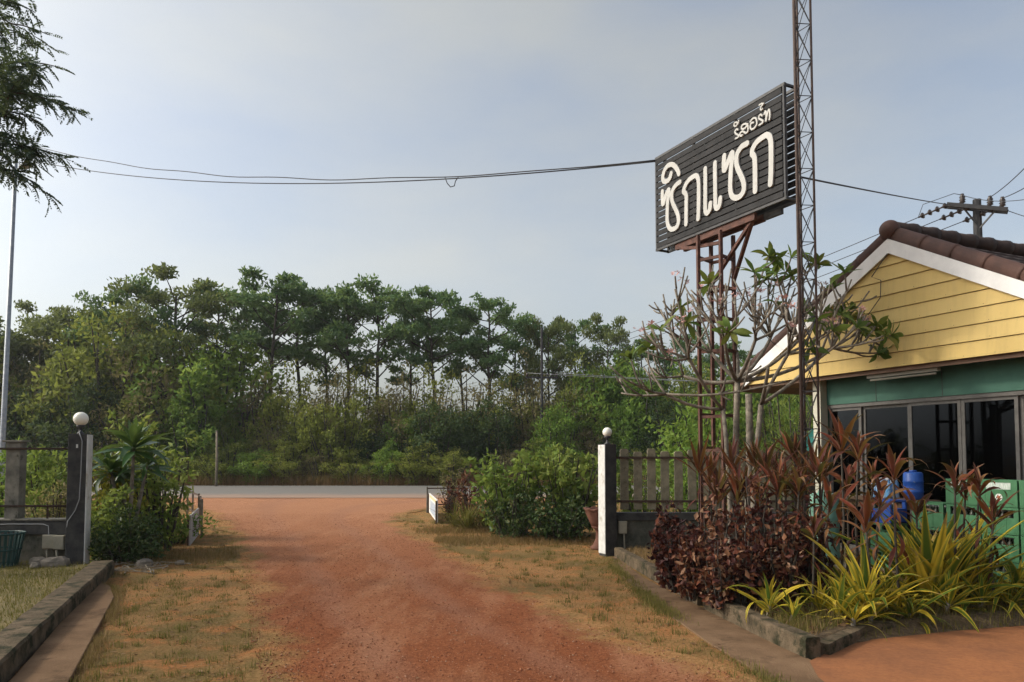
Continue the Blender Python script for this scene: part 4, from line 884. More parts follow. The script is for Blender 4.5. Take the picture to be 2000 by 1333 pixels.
# street lamp at the far left; the service cable runs from it to the sign
LX = at(5, 850, 22.0); LTop = at(31, 335, 22.0)
t = thing('street_lamp', 'tall thin grey street lamp pole at the left edge', 'street lamp', (LX.x, 22.0, 0))
LXc = (LX.x + LTop.x) / 2
MB().tube([(LX.x, 22, -0.1), (LX.x, 22, 1.0), (LX.x + (LTop.x - LX.x) * 1.0, 22, LTop.z + 0.55)], [0.085, 0.08, 0.048], 12).build('pole', M['galv'], t, True)
ap = Vector((LTop.x, 22, LTop.z)); MB().tube([ap, ap + Vector((0.18, -0.1, 0.06)), ap + Vector((0.30, -0.2, 0.05))], 0.03, 8).build('arm', M['galv'], t, True)
mb = MB(); hs = [(0.0, 0.05, 0.04), (0.05, 0.10, 0.06), (0.25, 0.14, 0.08), (0.5, 0.10, 0.06), (0.58, 0.04, 0.03)]; N = 12
for i, (x_, w_, h_) in enumerate(hs):
    for k in range(N): th = 2 * math.pi * k / N; mb.v.append(ap + Vector((0.25 + x_ * 0.9, -0.2 + w_ * math.cos(th) - x_ * 0.3, 0.05 + h_ * math.sin(th))))
for i in range(len(hs) - 1):
    for k in range(N): k2 = (k + 1) % N; mb.f.append((i * N + k, i * N + k2, (i + 1) * N + k2, (i + 1) * N + k))
mb.f.append(tuple(range(N))); mb.f.append(tuple((len(hs) - 1) * N + k for k in range(N))); mb.build('lamp_head', M['galv'], t, True)
sgl = sp_(0.02, -0.02, SZ1 - 0.02); lp = Vector((LTop.x, 21.95, LTop.z + 0.42))
wire(lp, sgl, 0.56, 0.0105, 'lower strand of the cable slung from street lamp to sign', 60)
wire(at(60, 284, 21), sgl + Vector((0, 0, 0.02)), 0.60, 0.0095, 'upper strand of the cable slung across the sky to the sign', 60, extra=0.02)
kn = at(880, 350, 13.3)
o = MB().tube([kn + Vector((-0.10, 0, 0.02)), kn + Vector((-0.06, 0, -0.08)), kn + Vector((0.0, 0, -0.15)), kn + Vector((0.07, 0, -0.13)), kn + Vector((0.09, 0, -0.04)), kn + Vector((0.14, 0, 0.03))], 0.009, 6).build('cable_loop', M['black_wire'], None, True)
tag(o, 'small slack loop hanging under the cable in mid sky', 'wire', 'overhead wires')
wire(sp_(SW, -SD, 5.0), e0 + Vector((0.1, 0, 0.02)), 0.02, 0.012, 'service cable from the sign to the power pole')
wire(e1, at(2300, 470, 18), 0.2, 0.012, 'service cable continuing right from the power pole')
wire(TC + Vector((0.2, 0, 4.05)), hp(-0.5, 0.0, 3.0) + Vector((0, 0, 0.35)), 0.12, 0.006, 'thin drop wire from the sign tower to the hut roof')

# ================================================================ VEGETATION HELPERS
def leaf_cloud(P, D, Ln, Wd, g, fold=0.25):
    """many leaves in one mesh: P centres, D leaf axes, Ln/Wd arrays; each a folded rhomb (two triangles either side of the rib)"""
    n = len(P); D = D / (np.linalg.norm(D, axis=1, keepdims=True) + 1e-9)
    r = g.normal(size=(n, 3)); S = np.cross(D, r); S /= (np.linalg.norm(S, axis=1, keepdims=True) + 1e-9)
    N = np.cross(S, D); Ln = Ln[:, None]; Wd = Wd[:, None]
    a = P - D * Ln * 0.5; b = P + S * Wd * 0.5 + N * Wd * fold - D * Ln * 0.05; c = P + D * Ln * 0.5; d = P - S * Wd * 0.5 + N * Wd * fold - D * Ln * 0.05
    V = np.stack([a, b, c, d], 1).reshape(-1, 3)
    i = np.arange(n) * 4
    F = np.concatenate([np.stack([i, i + 1, i + 2], 1), np.stack([i, i + 2, i + 3], 1)], 0)
    rn = g.random(n); return V, F, np.concatenate([rn, rn])
def fast_mesh(name, V, F, mt, rnd=None):
    me = bpy.data.meshes.new(name); V = np.asarray(V, np.float32); F = np.asarray(F, np.int32); k = F.shape[1]
    me.vertices.add(len(V)); me.vertices.foreach_set('co', V.ravel())
    me.loops.add(F.size); me.loops.foreach_set('vertex_index', F.ravel())
    me.polygons.add(len(F)); me.polygons.foreach_set('loop_start', np.arange(len(F), dtype=np.int32) * k); me.polygons.foreach_set('loop_total', np.full(len(F), k, np.int32))
    me.materials.append(mt)
    if rnd is not None: a = me.attributes.new('rnd', 'FLOAT', 'FACE'); a.data.foreach_set('value', np.asarray(rnd, np.float32))
    me.update(calc_edges=True); me.validate(); return me
def clump_leaves(C_, rad, n, g, size, flat=0.7, up=0.4, hang=0.0):
    """leaf positions in ellipsoidal clumps, biased towards the surface"""
    Ps = []; Ds = []
    for (c, r) in zip(C_, rad):
        m_ = max(6, int(n * r * r)); q = g.normal(size=(m_, 3)); q /= np.linalg.norm(q, axis=1, keepdims=True)
        rr = g.random(m_)[:, None] ** 0.45 * (0.82 + 0.36 * g.random((m_, 1)))
        p = q * rr * r; p[:, 2] *= flat; Ps.append(p + np.asarray(c))
        d = q * 0.8 + g.normal(size=(m_, 3)) * 0.7; d[:, 2] += up - hang; Ds.append(d)
    P = np.concatenate(Ps); D = np.concatenate(Ds); s = size * (0.65 + 0.7 * g.random(len(P)))
    return P, D, s
def tree_proto(seed, H, trunk_r, clear, cw, nl, leafsize, dens, flat=0.6, lean=0.03, top=1.0, limb_up=0.5, crad=(0.7, 1.25), twigs=True):
    """returns (trunk mesh builder, clump centres, clump radii): a tapered trunk with forking limbs carrying leaf clumps"""
    r_ = random.Random(seed); mb = MB(); pts = []; x = y = 0.0
    n = 9
    for i in range(n + 1):
        z = H * top * 0.93 * i / n; pts.append(Vector((x, y, z))); x += r_.uniform(-1, 1) * H * lean * 0.35; y += r_.uniform(-1, 1) * H * lean * 0.35
    mb.tube(pts, [trunk_r * (1.25 if i == 0 else 1) * (1 - 0.80 * i / n) + 0.012 for i in range(n + 1)], 7)
    Cc = []; Rr = []
    for k in range(nl):
        f = clear + (1 - clear) * ((k + r_.random()) / nl); zz = H * 0.93 * f; i = min(n - 1, int(f * n)); p0 = pts[i].lerp(pts[i + 1], f * n - i)
        prof = math.sin(math.pi * min(1, max(0.0, (f - clear) / (1 - clear) * 0.72 + 0.22))) ** 0.8
        Ln = cw * prof * r_.uniform(0.55, 1.1); az = k * 2.4 + r_.uniform(-0.6, 0.6)
        d = Vector((math.cos(az), math.sin(az), limb_up + r_.uniform(-0.2, 0.35)))
        p1 = p0 + d * Ln * 0.5 + Vector((0, 0, r_.uniform(-0.1, 0.2))); p2 = p0 + d * Ln + Vector((0, 0, r_.uniform(-0.1, 0.35) * Ln * 0.5))
        rb = trunk_r * 0.42 * (1.1 - f * 0.6)
        mb.tube([p0, p1, p2], [rb, rb * 0.7, rb * 0.3], 5)
        Cc.append(p2); Rr.append(r_.uniform(*crad) * (0.75 + 0.35 * prof))
        for q in range(3):
            s = r_.uniform(0.35, 1.0); pb_ = p0.lerp(p2, s); a2 = az + r_.uniform(-1.3, 1.3); l2 = Ln * r_.uniform(0.25, 0.55)
            p3 = pb_ + Vector((math.cos(a2) * l2, math.sin(a2) * l2, r_.uniform(0.0, 0.5) * l2 + 0.1))
            mb.tube([pb_, p3], [rb * 0.4, rb * 0.14], 4, False); Cc.append(p3); Rr.append(r_.uniform(*crad) * 0.62)
    Cc.append(pts[-1]); Rr.append(crad[1] * 0.7)
    return mb, [np.array(c) for c in Cc], Rr
def bush_proto(seed, H, Wd, nst, crad, dens, dome=True):
    r_ = random.Random(seed); mb = MB(); Cc = []; Rr = []
    for k in range(nst):
        az = r_.uniform(0, 6.283); rr = Wd * 0.5 * math.sqrt(r_.random()); h = H * (r_.uniform(0.55, 1.0) if not dome else (1 - 0.55 * (rr / (Wd * 0.5)) ** 2) * r_.uniform(0.7, 1.02))
        b = Vector((math.cos(az) * rr * 0.35, math.sin(az) * rr * 0.35, 0)); tip = Vector((math.cos(az) * rr, math.sin(az) * rr, h))
        mid = b.lerp(tip, 0.5) + Vector((r_.uniform(-0.1, 0.1) * H * 0.3, r_.uniform(-0.1, 0.1) * H * 0.3, 0.05 * H))
        mb.tube([b, mid, tip], [0.012 * H + 0.004, 0.008 * H + 0.003, 0.003 * H], 5, False)
        for s in (0.22, 0.45, 0.68, 0.88, 1.0):
            p = (b.lerp(mid, s * 2) if s < 0.5 else mid.lerp(tip, s * 2 - 1)) + Vector((r_.uniform(-1, 1), r_.uniform(-1, 1), r_.uniform(-0.4, 0.4))) * crad * 0.7
            if p.z < crad * 0.45: p.z = crad * 0.45
            Cc.append(np.array(p)); Rr.append(crad * r_.uniform(0.6, 1.15) * (1.05 - 0.25 * s))
    return mb, Cc, Rr
def plant_meshes(name, proto, g, mt_leaf, mt_bark, dens, size, aspect=0.55, flat=0.7, up=0.3, hang=0.0):
    mb, Cc, Rr = proto
    P, D, s = clump_leaves(Cc, Rr, dens, g, size, flat, up, hang)
    keep = P[:, 2] > 0.02; P, D, s = P[keep], D[keep], s[keep]
    V, F, rn = leaf_cloud(P, D, s, s * aspect, g)
    return mb.mesh('trunk', mt_bark, True), fast_mesh('crown', V, F, mt_leaf, rn), float(V[:, 2].max())
def plant(name, label, cat, loc, pm, sc=(1, 1, 1), rz=0.0, group=None, parts=('trunk', 'crown'), leafmat_=None):
    t = thing(name, label, cat, loc, group)
    X = Matrix.Translation(loc) @ Matrix.Rotation(rz, 4, 'Z') @ Matrix.Diagonal((*sc, 1))
    put(parts[0], pm[0], t, X); put(parts[1], pm[1], t, X)
    return t

# ================================================================ TREE LINE BEYOND THE ROAD
g = np.random.default_rng(11)
TALL = [plant_meshes('tall', tree_proto(20 + i, 12.0, 0.16, (0.52, 0.46, 0.56, 0.48)[i], 2.7, 17, 0.3, 0, crad=(0.6, 1.05)), g, M['leaf_tree'], M['bark_dark'], 150, 0.27, 0.5, 0.5, 0.25) for i in range(4)]
WIDE = [plant_meshes('wide', tree_proto(40 + i, 12.0, 0.22, 0.32, 4.2, 20, 0.3, 0, crad=(0.8, 1.4)), g, M['leaf_tree'] if i else M['leaf_tree_olive'], M['bark_dark'], 140, 0.27, 0.5, 0.5, 0.25) for i in range(2)]
DENSE = [plant_meshes('dense', tree_proto(60 + i, 9.0, 0.18, 0.15, 3.2, 22, 0.3, 0, crad=(0.7, 1.2)), g, M['leaf_tree_olive'], M['bark_dark'], 190, 0.27, 0.5, 0.65, 0.2) for i in range(2)]
treelist = [(-60, 600, 47, 'd', 1.1), (30, 640, 46, 'd', 1.0), (92, 590, 50, 'w', 0.75), (165, 590, 47, 'd', 1.05), (262, 548, 46, 'w', 0.85), (345, 528, 45, 'w', 1.0), (420, 545, 47, 't', 1.0),
            (480, 575, 48, 't', 0.85), (535, 530, 45, 't', 1.05), (590, 540, 47, 't', 0.95), (640, 575, 49, 't', 0.8), (680, 548, 45, 't', 0.95), (748, 545, 46, 't', 1.0), (800, 575, 48, 't', 0.8), (850, 556, 45, 't', 1.0),
            (905, 600, 48, 't', 0.8), (958, 575, 45, 't', 1.0), (1012, 605, 47, 't', 0.9), (1072, 612, 45, 'w', 0.62), (1125, 622, 48, 't', 0.9), (1185, 612, 46, 'w', 0.6), (1250, 655, 48, 't', 0.9),
            (1330, 640, 46, 'w', 0.6), (1420, 660, 47, 't', 1.0), (1510, 690, 46, 'd', 0.9), (1600, 700, 46, 'd', 0.9), (1720, 690, 48, 'd', 1.0), (1850, 690, 48, 'd', 1.0)]
names = {'t': 'slim tree with bare lower trunk', 'w': 'spreading tree', 'd': 'bushy olive tree'}
r_ = random.Random(5)
for i, (px, py, Y, k, wsc) in enumerate(treelist):
    lib = {'t': TALL, 'w': WIDE, 'd': DENSE}[k]; pm = lib[(i * 7 + (i // 3)) % len(lib)]
    top = at(px, py, Y); s = top.z / pm[2]
    plant('roadside_tree', '%s, %s in the tree line' % (names[k], ordw(i)), 'tree', (top.x, Y, 0), pm, (s * wsc * 0.98, s * wsc * 0.98, s), r_.uniform(0, 6.28), 'trees beyond the road')

# thickets in front of the trees
def bushset(i, mt, H, Wd, nst, crad, dens, size, asp=0.5): return plant_meshes('thicket', bush_proto(100 + i, H, Wd, nst, crad, 0), g, M[mt], M['bark_dark'], dens, size, asp, 0.8, 0.25)
THK = {'o': [bushset(1, 'leaf_bush_olive', 6, 5.5, 30, 0.75, 150, 0.22), bushset(2, 'leaf_bush_olive', 6, 6, 32, 0.7, 150, 0.20)],
       'g': [bushset(3, 'leaf_bush_green', 6, 5.2, 30, 0.75, 150, 0.24), bushset(4, 'leaf_bush_green', 6, 5.6, 28, 0.8, 140, 0.22)],
       'k': [bushset(5, 'leaf_bush_dark', 6, 5.2, 30, 0.75, 160, 0.24)],
       'b': [bushset(6, 'leaf_bush_brown', 6, 5.5, 26, 0.7, 120, 0.20, 0.35)]}
names = {'o': 'olive green thicket', 'g': 'fresh green thicket', 'k': 'dark green thicket', 'b': 'brownish dry thicket'}
back = [(-70, 618, 'b'), (0, 653, 'o'), (70, 643, 'b'), (140, 613, 'o'), (215, 608, 'o'), (290, 618, 'b'), (350, 638, 'o'), (420, 652, 'g'), (500, 684, 'b'), (570, 700, 'o'), (640, 692, 'b'), (700, 684, 'o'), (770, 692, 'b'),
        (840, 700, 'o'), (910, 710, 'b'), (985, 707, 'o'), (1050, 684, 'b'), (1120, 677, 'o'), (1190, 687, 'g'), (1265, 692, 'g'), (1350, 692, 'o'), (1430, 702, 'g'), (1520, 712, 'g'), (1610, 717, 'o'), (1700, 712, 'g')]
front = [(-50, 760, 'g'), (25, 760, 'k'), (100, 745, 'b'), (170, 740, 'k'), (245, 760, 'o'), (320, 775, 'g'), (385, 760, 'g'), (455, 800, 'o'), (530, 815, 'b'), (600, 775, 'o'), (660, 765, 'o'), (730, 830, 'k'), (795, 790, 'g'), (850, 775, 'k'),
         (905, 790, 'k'), (960, 770, 'k'), (1020, 820, 'b'), (1085, 790, 'g'), (1150, 800, 'b'), (1215, 790, 'g'), (1290, 780, 'k'), (1370, 785, 'g'), (1460, 780, 'g'), (1545, 770, 'g'), (1640, 780, 'o')]
low = [(300, 880, 'o'), (372, 890, 'b'), (440, 868, 'o'), (500, 876, 'g'), (562, 860, 'o'), (625, 882, 'b'), (690, 880, 'o'), (760, 872, 'g'), (822, 862, 'o'), (880, 870, 'o'), (1000, 868, 'b'), (1060, 860, 'o'), (1180, 880, 'g'), (1260, 880, 'o'), (1330, 870, 'b'), (60, 880, 'g'), (130, 875, 'o'), (215, 880, 'b')]
for row, lst, Y0 in (('back row', back, 43.0), ('middle row', front, 41.0), ('front edge', sorted(low), 39.2)):
    for i, (px, py, k) in enumerate(lst):
        Y = Y0 + r_.uniform(-0.6, 0.6); top = at(px, py + r_.uniform(-12, 12), Y); pm = THK[k][(i + len(row)) % len(THK[k])]; s = top.z / pm[2]
        w = max(0.42, s * r_.uniform(0.8, 1.05)) if Y0 > 40 else s * r_.uniform(1.3, 1.9)
        plant('thicket', '%s, %s in the %s of roadside growth' % (names[k], ordw(i), row), 'bush', (top.x, Y, 0), pm, (w, w, s), r_.uniform(0, 6.28), 'thickets beyond the road', ('stems', 'foliage'))
# bare post and a far power pole among the bushes
p = gr(422, 951); t = thing('roadside_post', 'thin pale upright post on the far verge of the road', 'post', (p.x, p.y, 0))
MB().tube([(p.x, p.y, -0.1), (p.x + 0.02, p.y, 1.4), (p.x - 0.01, p.y, 2.75)], [0.07, 0.065, 0.055], 8).build('shaft', M['post_wood'], t, True)
MB().tube([(p.x - 0.01, p.y, 2.751), (p.x - 0.01, p.y, 2.80)], 0.062, 8).build('cap', M['old_concrete'], t, True)
p = at(1058, 640, 40.2); t = thing('utility_pole', 'far thin power pole standing among the trees beyond the road', 'utility pole', (p.x, 40.2, 0))
MB().tube([(p.x, 40.2, -0.1), (p.x, 40.2, p.z)], [0.09, 0.065], 8).build('pole', M['pole_concrete'], t)
MB().bar((p.x - 0.9, 40.2, p.z - 2.75), (p.x + 0.9, 40.2, p.z - 2.75), 0.08, 0.1).build('crossarm', M['pole_concrete'], t)
for dx in (-0.8, 0.0, 0.8): MB().lathe([(0.04, 0), (0.07, 0.08), (0.05, 0.16), (0.03, 0.2)], (p.x + dx, 40.2, p.z - 2.70), 8).build('insulator', M['ceramic'], t, True)
for dx, lab in ((-0.8, 'left'), (0.8, 'right')):
    wire((p.x + dx, 40.2, p.z - 2.5), (p.x + 45, 38.5 + dx, p.z - 2.5), 0.8, 0.014, 'far roadside power line among the trees, from the %s end of the crossarm' % lab, mt=M['grey_wire'])

# faint warm air between here and the trees
hb = put('haze', make_mesh('haze', [(x_, y_, z_) for x_ in (-160, 160) for y_ in (-12, 110) for z_ in (-1, 16)], [(0, 1, 3, 2), (4, 6, 7, 5), (0, 4, 5, 1), (2, 3, 7, 6), (0, 2, 6, 4), (1, 5, 7, 3)]))
m, nt, bs, out = _nt('haze_air'); nt.nodes.remove(bs); pv = nt.nodes.new('ShaderNodeVolumePrincipled'); pv.inputs['Density'].default_value = 0.00045; pv.inputs['Color'].default_value = (0.88, 0.93, 1.0, 1); pv.inputs['Anisotropy'].default_value = 0.2
nt.links.new(pv.outputs[0], out.inputs['Volume']); hb.data.materials.append(m); tag(hb, 'thin haze in the air over the road and trees', 'haze', None, 'stuff')

# ================================================================ GARDEN SHRUBS BY THE DRIVE
def near_bush(name, label, px, pyb, pyt, wpx, mt, seed, nst=16, dens=900, size=0.10, asp=0.45, crad=0.2, Y=None, hang=0.0, cat='shrub', group=None, bark='bark_dark', z0=0.0, up=0.3):
    b = gr(px, pyb, z0) if Y is None else Vector((at(px, 900, Y).x, Y, z0)); H = at(px, pyt, b.y).z - z0; W_ = wpx / FPX * b.y
    pm = plant_meshes(name, bush_proto(seed, H * 0.96, W_ * 0.92, nst, crad, 0, dome=(mt != 'leaf_light')), g, M[mt], M[bark], dens, size, asp, 0.85, up, hang)
    return plant(name, label, cat, b, pm, (1, 1, H / pm[2]), 0.0, group, ('stems', 'foliage'))
SH = 'garden shrubs at the gate'
near_bush('leafy_shrub', 'light green drooping leafy shrub right of the dracaena', 312, 1075, 838, 150, 'leaf_light', 201, 20, 520, 0.14, 0.30, 0.22, hang=0.7, group=SH)
near_bush('leafy_shrub', 'fresh green bushy shrub rising behind the dracaena', 280, 1020, 800, 110, 'leaf_light', 215, 18, 600, 0.12, 0.4, 0.26, Y=14.0, group=SH)
near_bush('leafy_shrub', 'yellow leaved shrub close behind the left black pillar', 205, 1085, 885, 120, 'leaf_yellow', 202, 20, 600, 0.09, 0.5, 0.2, group=SH)
near_bush('leafy_shrub', 'green shrub low beside the left pillar', 205, 1095, 940, 110, 'leaf_light', 214, 18, 700, 0.085, 0.5, 0.2, group=SH)
near_bush('leafy_shrub', 'dark purple green low shrub at the foot of the dracaena', 245, 1100, 985, 140, 'leaf_near_dark', 203, 24, 1000, 0.07, 0.45, 0.2, group=SH)
near_bush('leafy_shrub', 'low green shrub spreading behind the pinkish board', 335, 1062, 985, 120, 'leaf_bush_green', 204, 22, 900, 0.08, 0.45, 0.17, group=SH)
near_bush('leafy_shrub', 'green shrub seen over the left garden wall', 95, 1030, 868, 150, 'leaf_light', 205, 20, 500, 0.13, 0.45, 0.28, Y=14.0, group=SH)
near_bush('leafy_shrub', 'green shrub at the left edge over the wall', 10, 1030, 850, 130, 'leaf_bush_green', 206, 18, 500, 0.12, 0.45, 0.28, Y=14.5, group=SH)
near_bush('leafy_shrub', 'pinkish dry shrub low behind the left wall', 110, 1030, 935, 110, 'leaf_bush_brown', 207, 16, 500, 0.08, 0.4, 0.2, Y=13.0, group=SH)
near_bush('leafy_shrub', 'big light green shrub left half of the clump by the right gate', 1000, 1045, 872, 175, 'leaf_light', 208, 30, 300, 0.15, 0.5, 0.24, group=SH)
near_bush('leafy_shrub', 'big light green shrub right half of the clump by the white pillar', 1105, 1045, 862, 190, 'leaf_light', 209, 32, 300, 0.15, 0.5, 0.24, Y=14.6, group=SH)
near_bush('leafy_shrub', 'dark shrub under the light green clump left side', 1000, 1052, 935, 150, 'leaf_near_dark', 210, 22, 520, 0.09, 0.5, 0.2, group=SH)
near_bush('leafy_shrub', 'dark shrub under the light green clump next to the planter', 1095, 1052, 945, 175, 'leaf_near_dark', 211, 24, 520, 0.09, 0.5, 0.2, Y=13.6, group=SH)
near_bush('leafy_shrub', 'bronze leaved bush behind the white notice board', 925, 1020, 905, 75, 'leaf_bronze', 212, 14, 700, 0.10, 0.3, 0.16, Y=16.3, group=SH)
near_bush('leafy_shrub', 'small bronze bush right of the white notice board', 880, 1020, 930, 50, 'leaf_bronze', 213, 10, 700, 0.09, 0.3, 0.14, Y=17.2, group=SH)
near_bush('leafy_shrub', 'dry brown bush behind the right low fence', 885, 985, 905, 60, 'leaf_bush_brown', 216, 12, 600, 0.09, 0.3, 0.18, Y=20.5, group=SH)
near_bush('leafy_shrub', 'green bush behind the right picket fence, leftmost', 1255, 1000, 905, 110, 'leaf_light', 217, 16, 500, 0.10, 0.45, 0.22, Y=14.5, group=SH)
near_bush('leafy_shrub', 'green bush behind the right picket fence, next to the tower', 1345, 1000, 890, 110, 'leaf_bush_green', 218, 16, 500, 0.10, 0.45, 0.22, Y=14.5, group=SH)
near_bush('leafy_shrub', 'feathery yellow green bush behind the plumeria', 1540, 1000, 740, 200, 'leaf_light', 219, 30, 260, 0.16, 0.16, 0.4, Y=19.0, group=SH)
near_bush('leafy_shrub', 'tall dense green bush left of the plumeria trunk', 1370, 1000, 740, 230, 'leaf_bush_green', 220, 30, 240, 0.17, 0.45, 0.45, Y=20.0, group=SH)

def blade_mesh(name, Ln, Wd, droop, mt, nseg=7, fold=0.25, wide=0.35, twist=0.0, curl0=0.0):
    """one strap leaf growing along +X, bending down; widest at 'wide'"""
    V = []; F = []; ac = []; al = []
    x = z = 0.0; ang = curl0
    for i in range(nseg + 1):
        s = i / nseg; w = Wd * 0.5 * (min(1, s / wide) ** 0.6 if s < wide else max(0.0, (1 - (s - wide) / (1 - wide))) ** 0.8); w = max(w, Wd * 0.03 if i < nseg else 0.0008)
        if i == 0: w = Wd * 0.18
        tw = twist * s
        for k in (-1, 0, 1):
            V.append((x - math.sin(ang) * abs(k) * w * 0, k * w * math.cos(tw), z + abs(k) * w * fold + k * w * math.sin(tw))); ac.append(abs(k)); al.append(s)
        if i < nseg: x += math.cos(ang) * Ln / nseg; z += math.sin(ang) * Ln / nseg; ang -= droop / nseg * (0.4 + 1.2 * s)
    for i in range(nseg):
        for k in range(2): q = i * 3 + k; F.append((q, q + 1, q + 4, q + 3))
    return make_mesh(name, V, F, mt, True, rnd=[0.5] * len(F), pt={'ac': ac, 'al': al})
def rosette(t, top, n, lib, r_, sc, el0, el1, name='leaf', az0=0.0):
    for k in range(n):
        az = az0 + k * 2.39996 + r_.uniform(-0.25, 0.25); f = k / max(1, n - 1); el = el0 + (el1 - el0) * f + r_.uniform(-0.15, 0.15)
        s = sc * r_.uniform(0.75, 1.15) * (0.75 + 0.5 * math.sin(math.pi * min(1, f + 0.15)))
        X = Matrix.Translation(Vector(top) + Vector((0, 0, -0.12 * sc * (1 - f)))) @ Matrix.Rotation(az, 4, 'Z') @ Matrix.Rotation(-el, 4, 'Y') @ Matrix.Rotation(r_.uniform(-0.5, 0.5), 4, 'X') @ Matrix.Scale(s, 4)
        put(name, lib[r_.randrange(len(lib))], t, X)
B_red = [blade_mesh('leaf', 0.44, 0.066, d_, M['leaf_red'], 8, 0.35, 0.48, tw) for d_, tw in ((0.5, 0.2), (1.0, -0.3), (1.7, 0.4), (2.4, 0.1), (3.0, 0.5))]
B_redthin = [blade_mesh('leaf', 0.40, 0.042, d_, M['leaf_red'], 5, 0.3, 0.4, tw) for d_, tw in ((0.2, 0.2), (0.6, -0.3), (1.2, 0.4))]
B_yel = [blade_mesh('leaf', 0.66, 0.078, d_, M['leaf_stripe'], 9, 0.3, 0.3, tw) for d_, tw in ((0.4, 0.3), (0.8, -0.5), (1.5, 0.5), (2.3, -0.2), (3.1, 0.8))]
B_strap = [blade_mesh('leaf', 0.52, 0.115, d_, M['leaf_strap'], 7, 0.3, 0.45, tw) for d_, tw in ((0.5, 0.2), (1.0, -0.3), (1.8, 0.3))]
B_plum = [blade_mesh('leaf', 0.235, 0.078, d_, M['leaf_plumeria'], 6, 0.2, 0.55, tw) for d_, tw in ((0.2, 0.1), (0.9, 0.3), (1.7, -0.3))]
B_grass = [blade_mesh('leaf', 0.75, 0.022, d_, M['leaf_stripe_green'] if 'leaf_stripe_green' in M else M['grass_green'], 7, 0.3, 0.3, 0.2) for d_ in (0.8, 1.8, 2.8)]

# dracaena with three dark strap-leaved heads, left
b = gr(240, 1090); t = thing('dracaena', 'dark strap leaved dracaena rising from the left shrubs', 'plant', b)
r_ = random.Random(71)
for k, (px, py, n, sc) in enumerate(((262, 866, 34, 1.05), (215, 912, 30, 0.9), (288, 905, 26, 0.8), (240, 925, 26, 0.8))):
    tip = at(px, py, b.y + (k - 1) * 0.12); MB().tube([b + Vector((0.03 * k, 0.03 * k, 0)), b.lerp(tip, 0.5) + Vector((0.04, 0, 0)), tip], [0.035, 0.03, 0.022], 8).build('stem', M['bark_grey'], t, True)
    rosette(t, tip, n, B_strap, r_, sc, -0.35, 1.45)

def cordyline(px, py, Y, label, seed, lib, n, sc, cat='plant', name='red_cordyline', group='red cordylines in the bed', heads=1, lean=0.06, zb=0.1, el=(0.7, 1.55)):
    r_ = random.Random(seed); tip = at(px, py, Y); b = Vector((tip.x + r_.uniform(-lean, lean), Y + r_.uniform(-lean, lean), zb))
    t = thing(name, label, cat, b, group)
    for h in range(heads):
        tp = tip + (Vector((r_.uniform(-0.12, 0.12), r_.uniform(-0.12, 0.12), -r_.uniform(0.05, 0.3))) if h else Vector((0, 0, 0)))
        MB().tube([b, b.lerp(tp, 0.5) + Vector((r_.uniform(-0.04, 0.04), r_.uniform(-0.04, 0.04), 0)), tp], [0.014, 0.012, 0.009], 6, False).build('stem', M['bark_dark'], t, True)
        rosette(t, tp, n, lib, r_, sc, el[0], el[1], az0=r_.uniform(0, 6))
        for q in range(7):
            rosette(t, b.lerp(tp, r_.uniform(0.45, 0.93)), 1, lib, r_, sc * r_.uniform(0.6, 0.9), -0.5, 0.6, az0=r_.uniform(0, 6))
    return t
reds = sorted([(1643, 868, 7.6, 14, 0.95), (1676, 885, 7.4, 14, 0.9), (1745, 925, 7.1, 12, 0.85), (1865, 950, 7.3, 13, 0.8), (1912, 955, 7.2, 12, 0.8), (1885, 962, 7.5, 11, 0.75), (1718, 975, 7.2, 12, 0.8), (1690, 1020, 6.9, 13, 0.9), (1655, 945, 7.7, 12, 0.8),
               (1620, 985, 7.3, 12, 0.8), (1600, 930, 8.0, 12, 0.8), (1560, 955, 7.9, 12, 0.75), (1790, 1000, 7.6, 11, 0.8), (1940, 1010, 7.1, 11, 0.8), (1590, 1040, 7.0, 11, 0.75), (1705, 940, 8.0, 12, 0.8)])
for i, (px, py, Y, n, sc) in enumerate(reds):
    cordyline(px, py, Y, 'broad leaved red cordyline, %s in the planted bed' % ordw(i), 300 + i, B_red, n, sc)
thins = sorted([(1385, 905, 9.0), (1405, 930, 8.7), (1430, 915, 8.9), (1455, 925, 8.6), (1475, 905, 8.9), (1495, 930, 8.4), (1515, 905, 8.6), (1535, 920, 8.3), (1552, 895, 8.7), (1572, 905, 8.5), (1590, 915, 8.2), (1520, 950, 8.1), (1480, 955, 8.2), (1440, 955, 8.3), (1400, 960, 8.5), (1560, 950, 8.0), (1365, 925, 8.9), (1610, 900, 8.4)])
for i, (px, py, Y) in enumerate(thins):
    py += (-14, 22, 5, 34, -6, 12, 28, -2, 18)[i % 9]
    cordyline(px, py, Y, 'thin leaved dark red cordyline, %s in the rear mass' % ordw(i), 340 + i, B_redthin, 18, 1.0, group='thin leaved cordylines in the rear of the bed', heads=1)
# bronze small-leaved hedge plants along the kerb
bz = sorted([(1325, 1165, 1010, 90, 7.95), (1395, 1150, 960, 120, 7.9), (1465, 1140, 955, 120, 7.7), (1350, 1185, 1060, 70, 7.5), (1440, 1180, 1020, 120, 7.2), (1530, 1160, 980, 110, 7.3), (1400, 1195, 1070, 90, 7.1), (1580, 1130, 990, 100, 7.5), (1300, 1130, 1010, 55, 8.6)])
for i, (px, pb_, pt_, wpx, Y) in enumerate(bz):
    near_bush('bronze_shrub', 'bronze small leaved shrub, %s in the front hedge of the bed' % ordw(i), px, pb_, pt_ - (40, 0, 30, 15, 45, 10, 35, 5, 25)[i], wpx, 'leaf_bronze', 400 + i, 20, 900, 0.072, 0.55, 0.105, Y=Y, group='bronze hedge shrubs along the bed', z0=0.1, up=0.1)
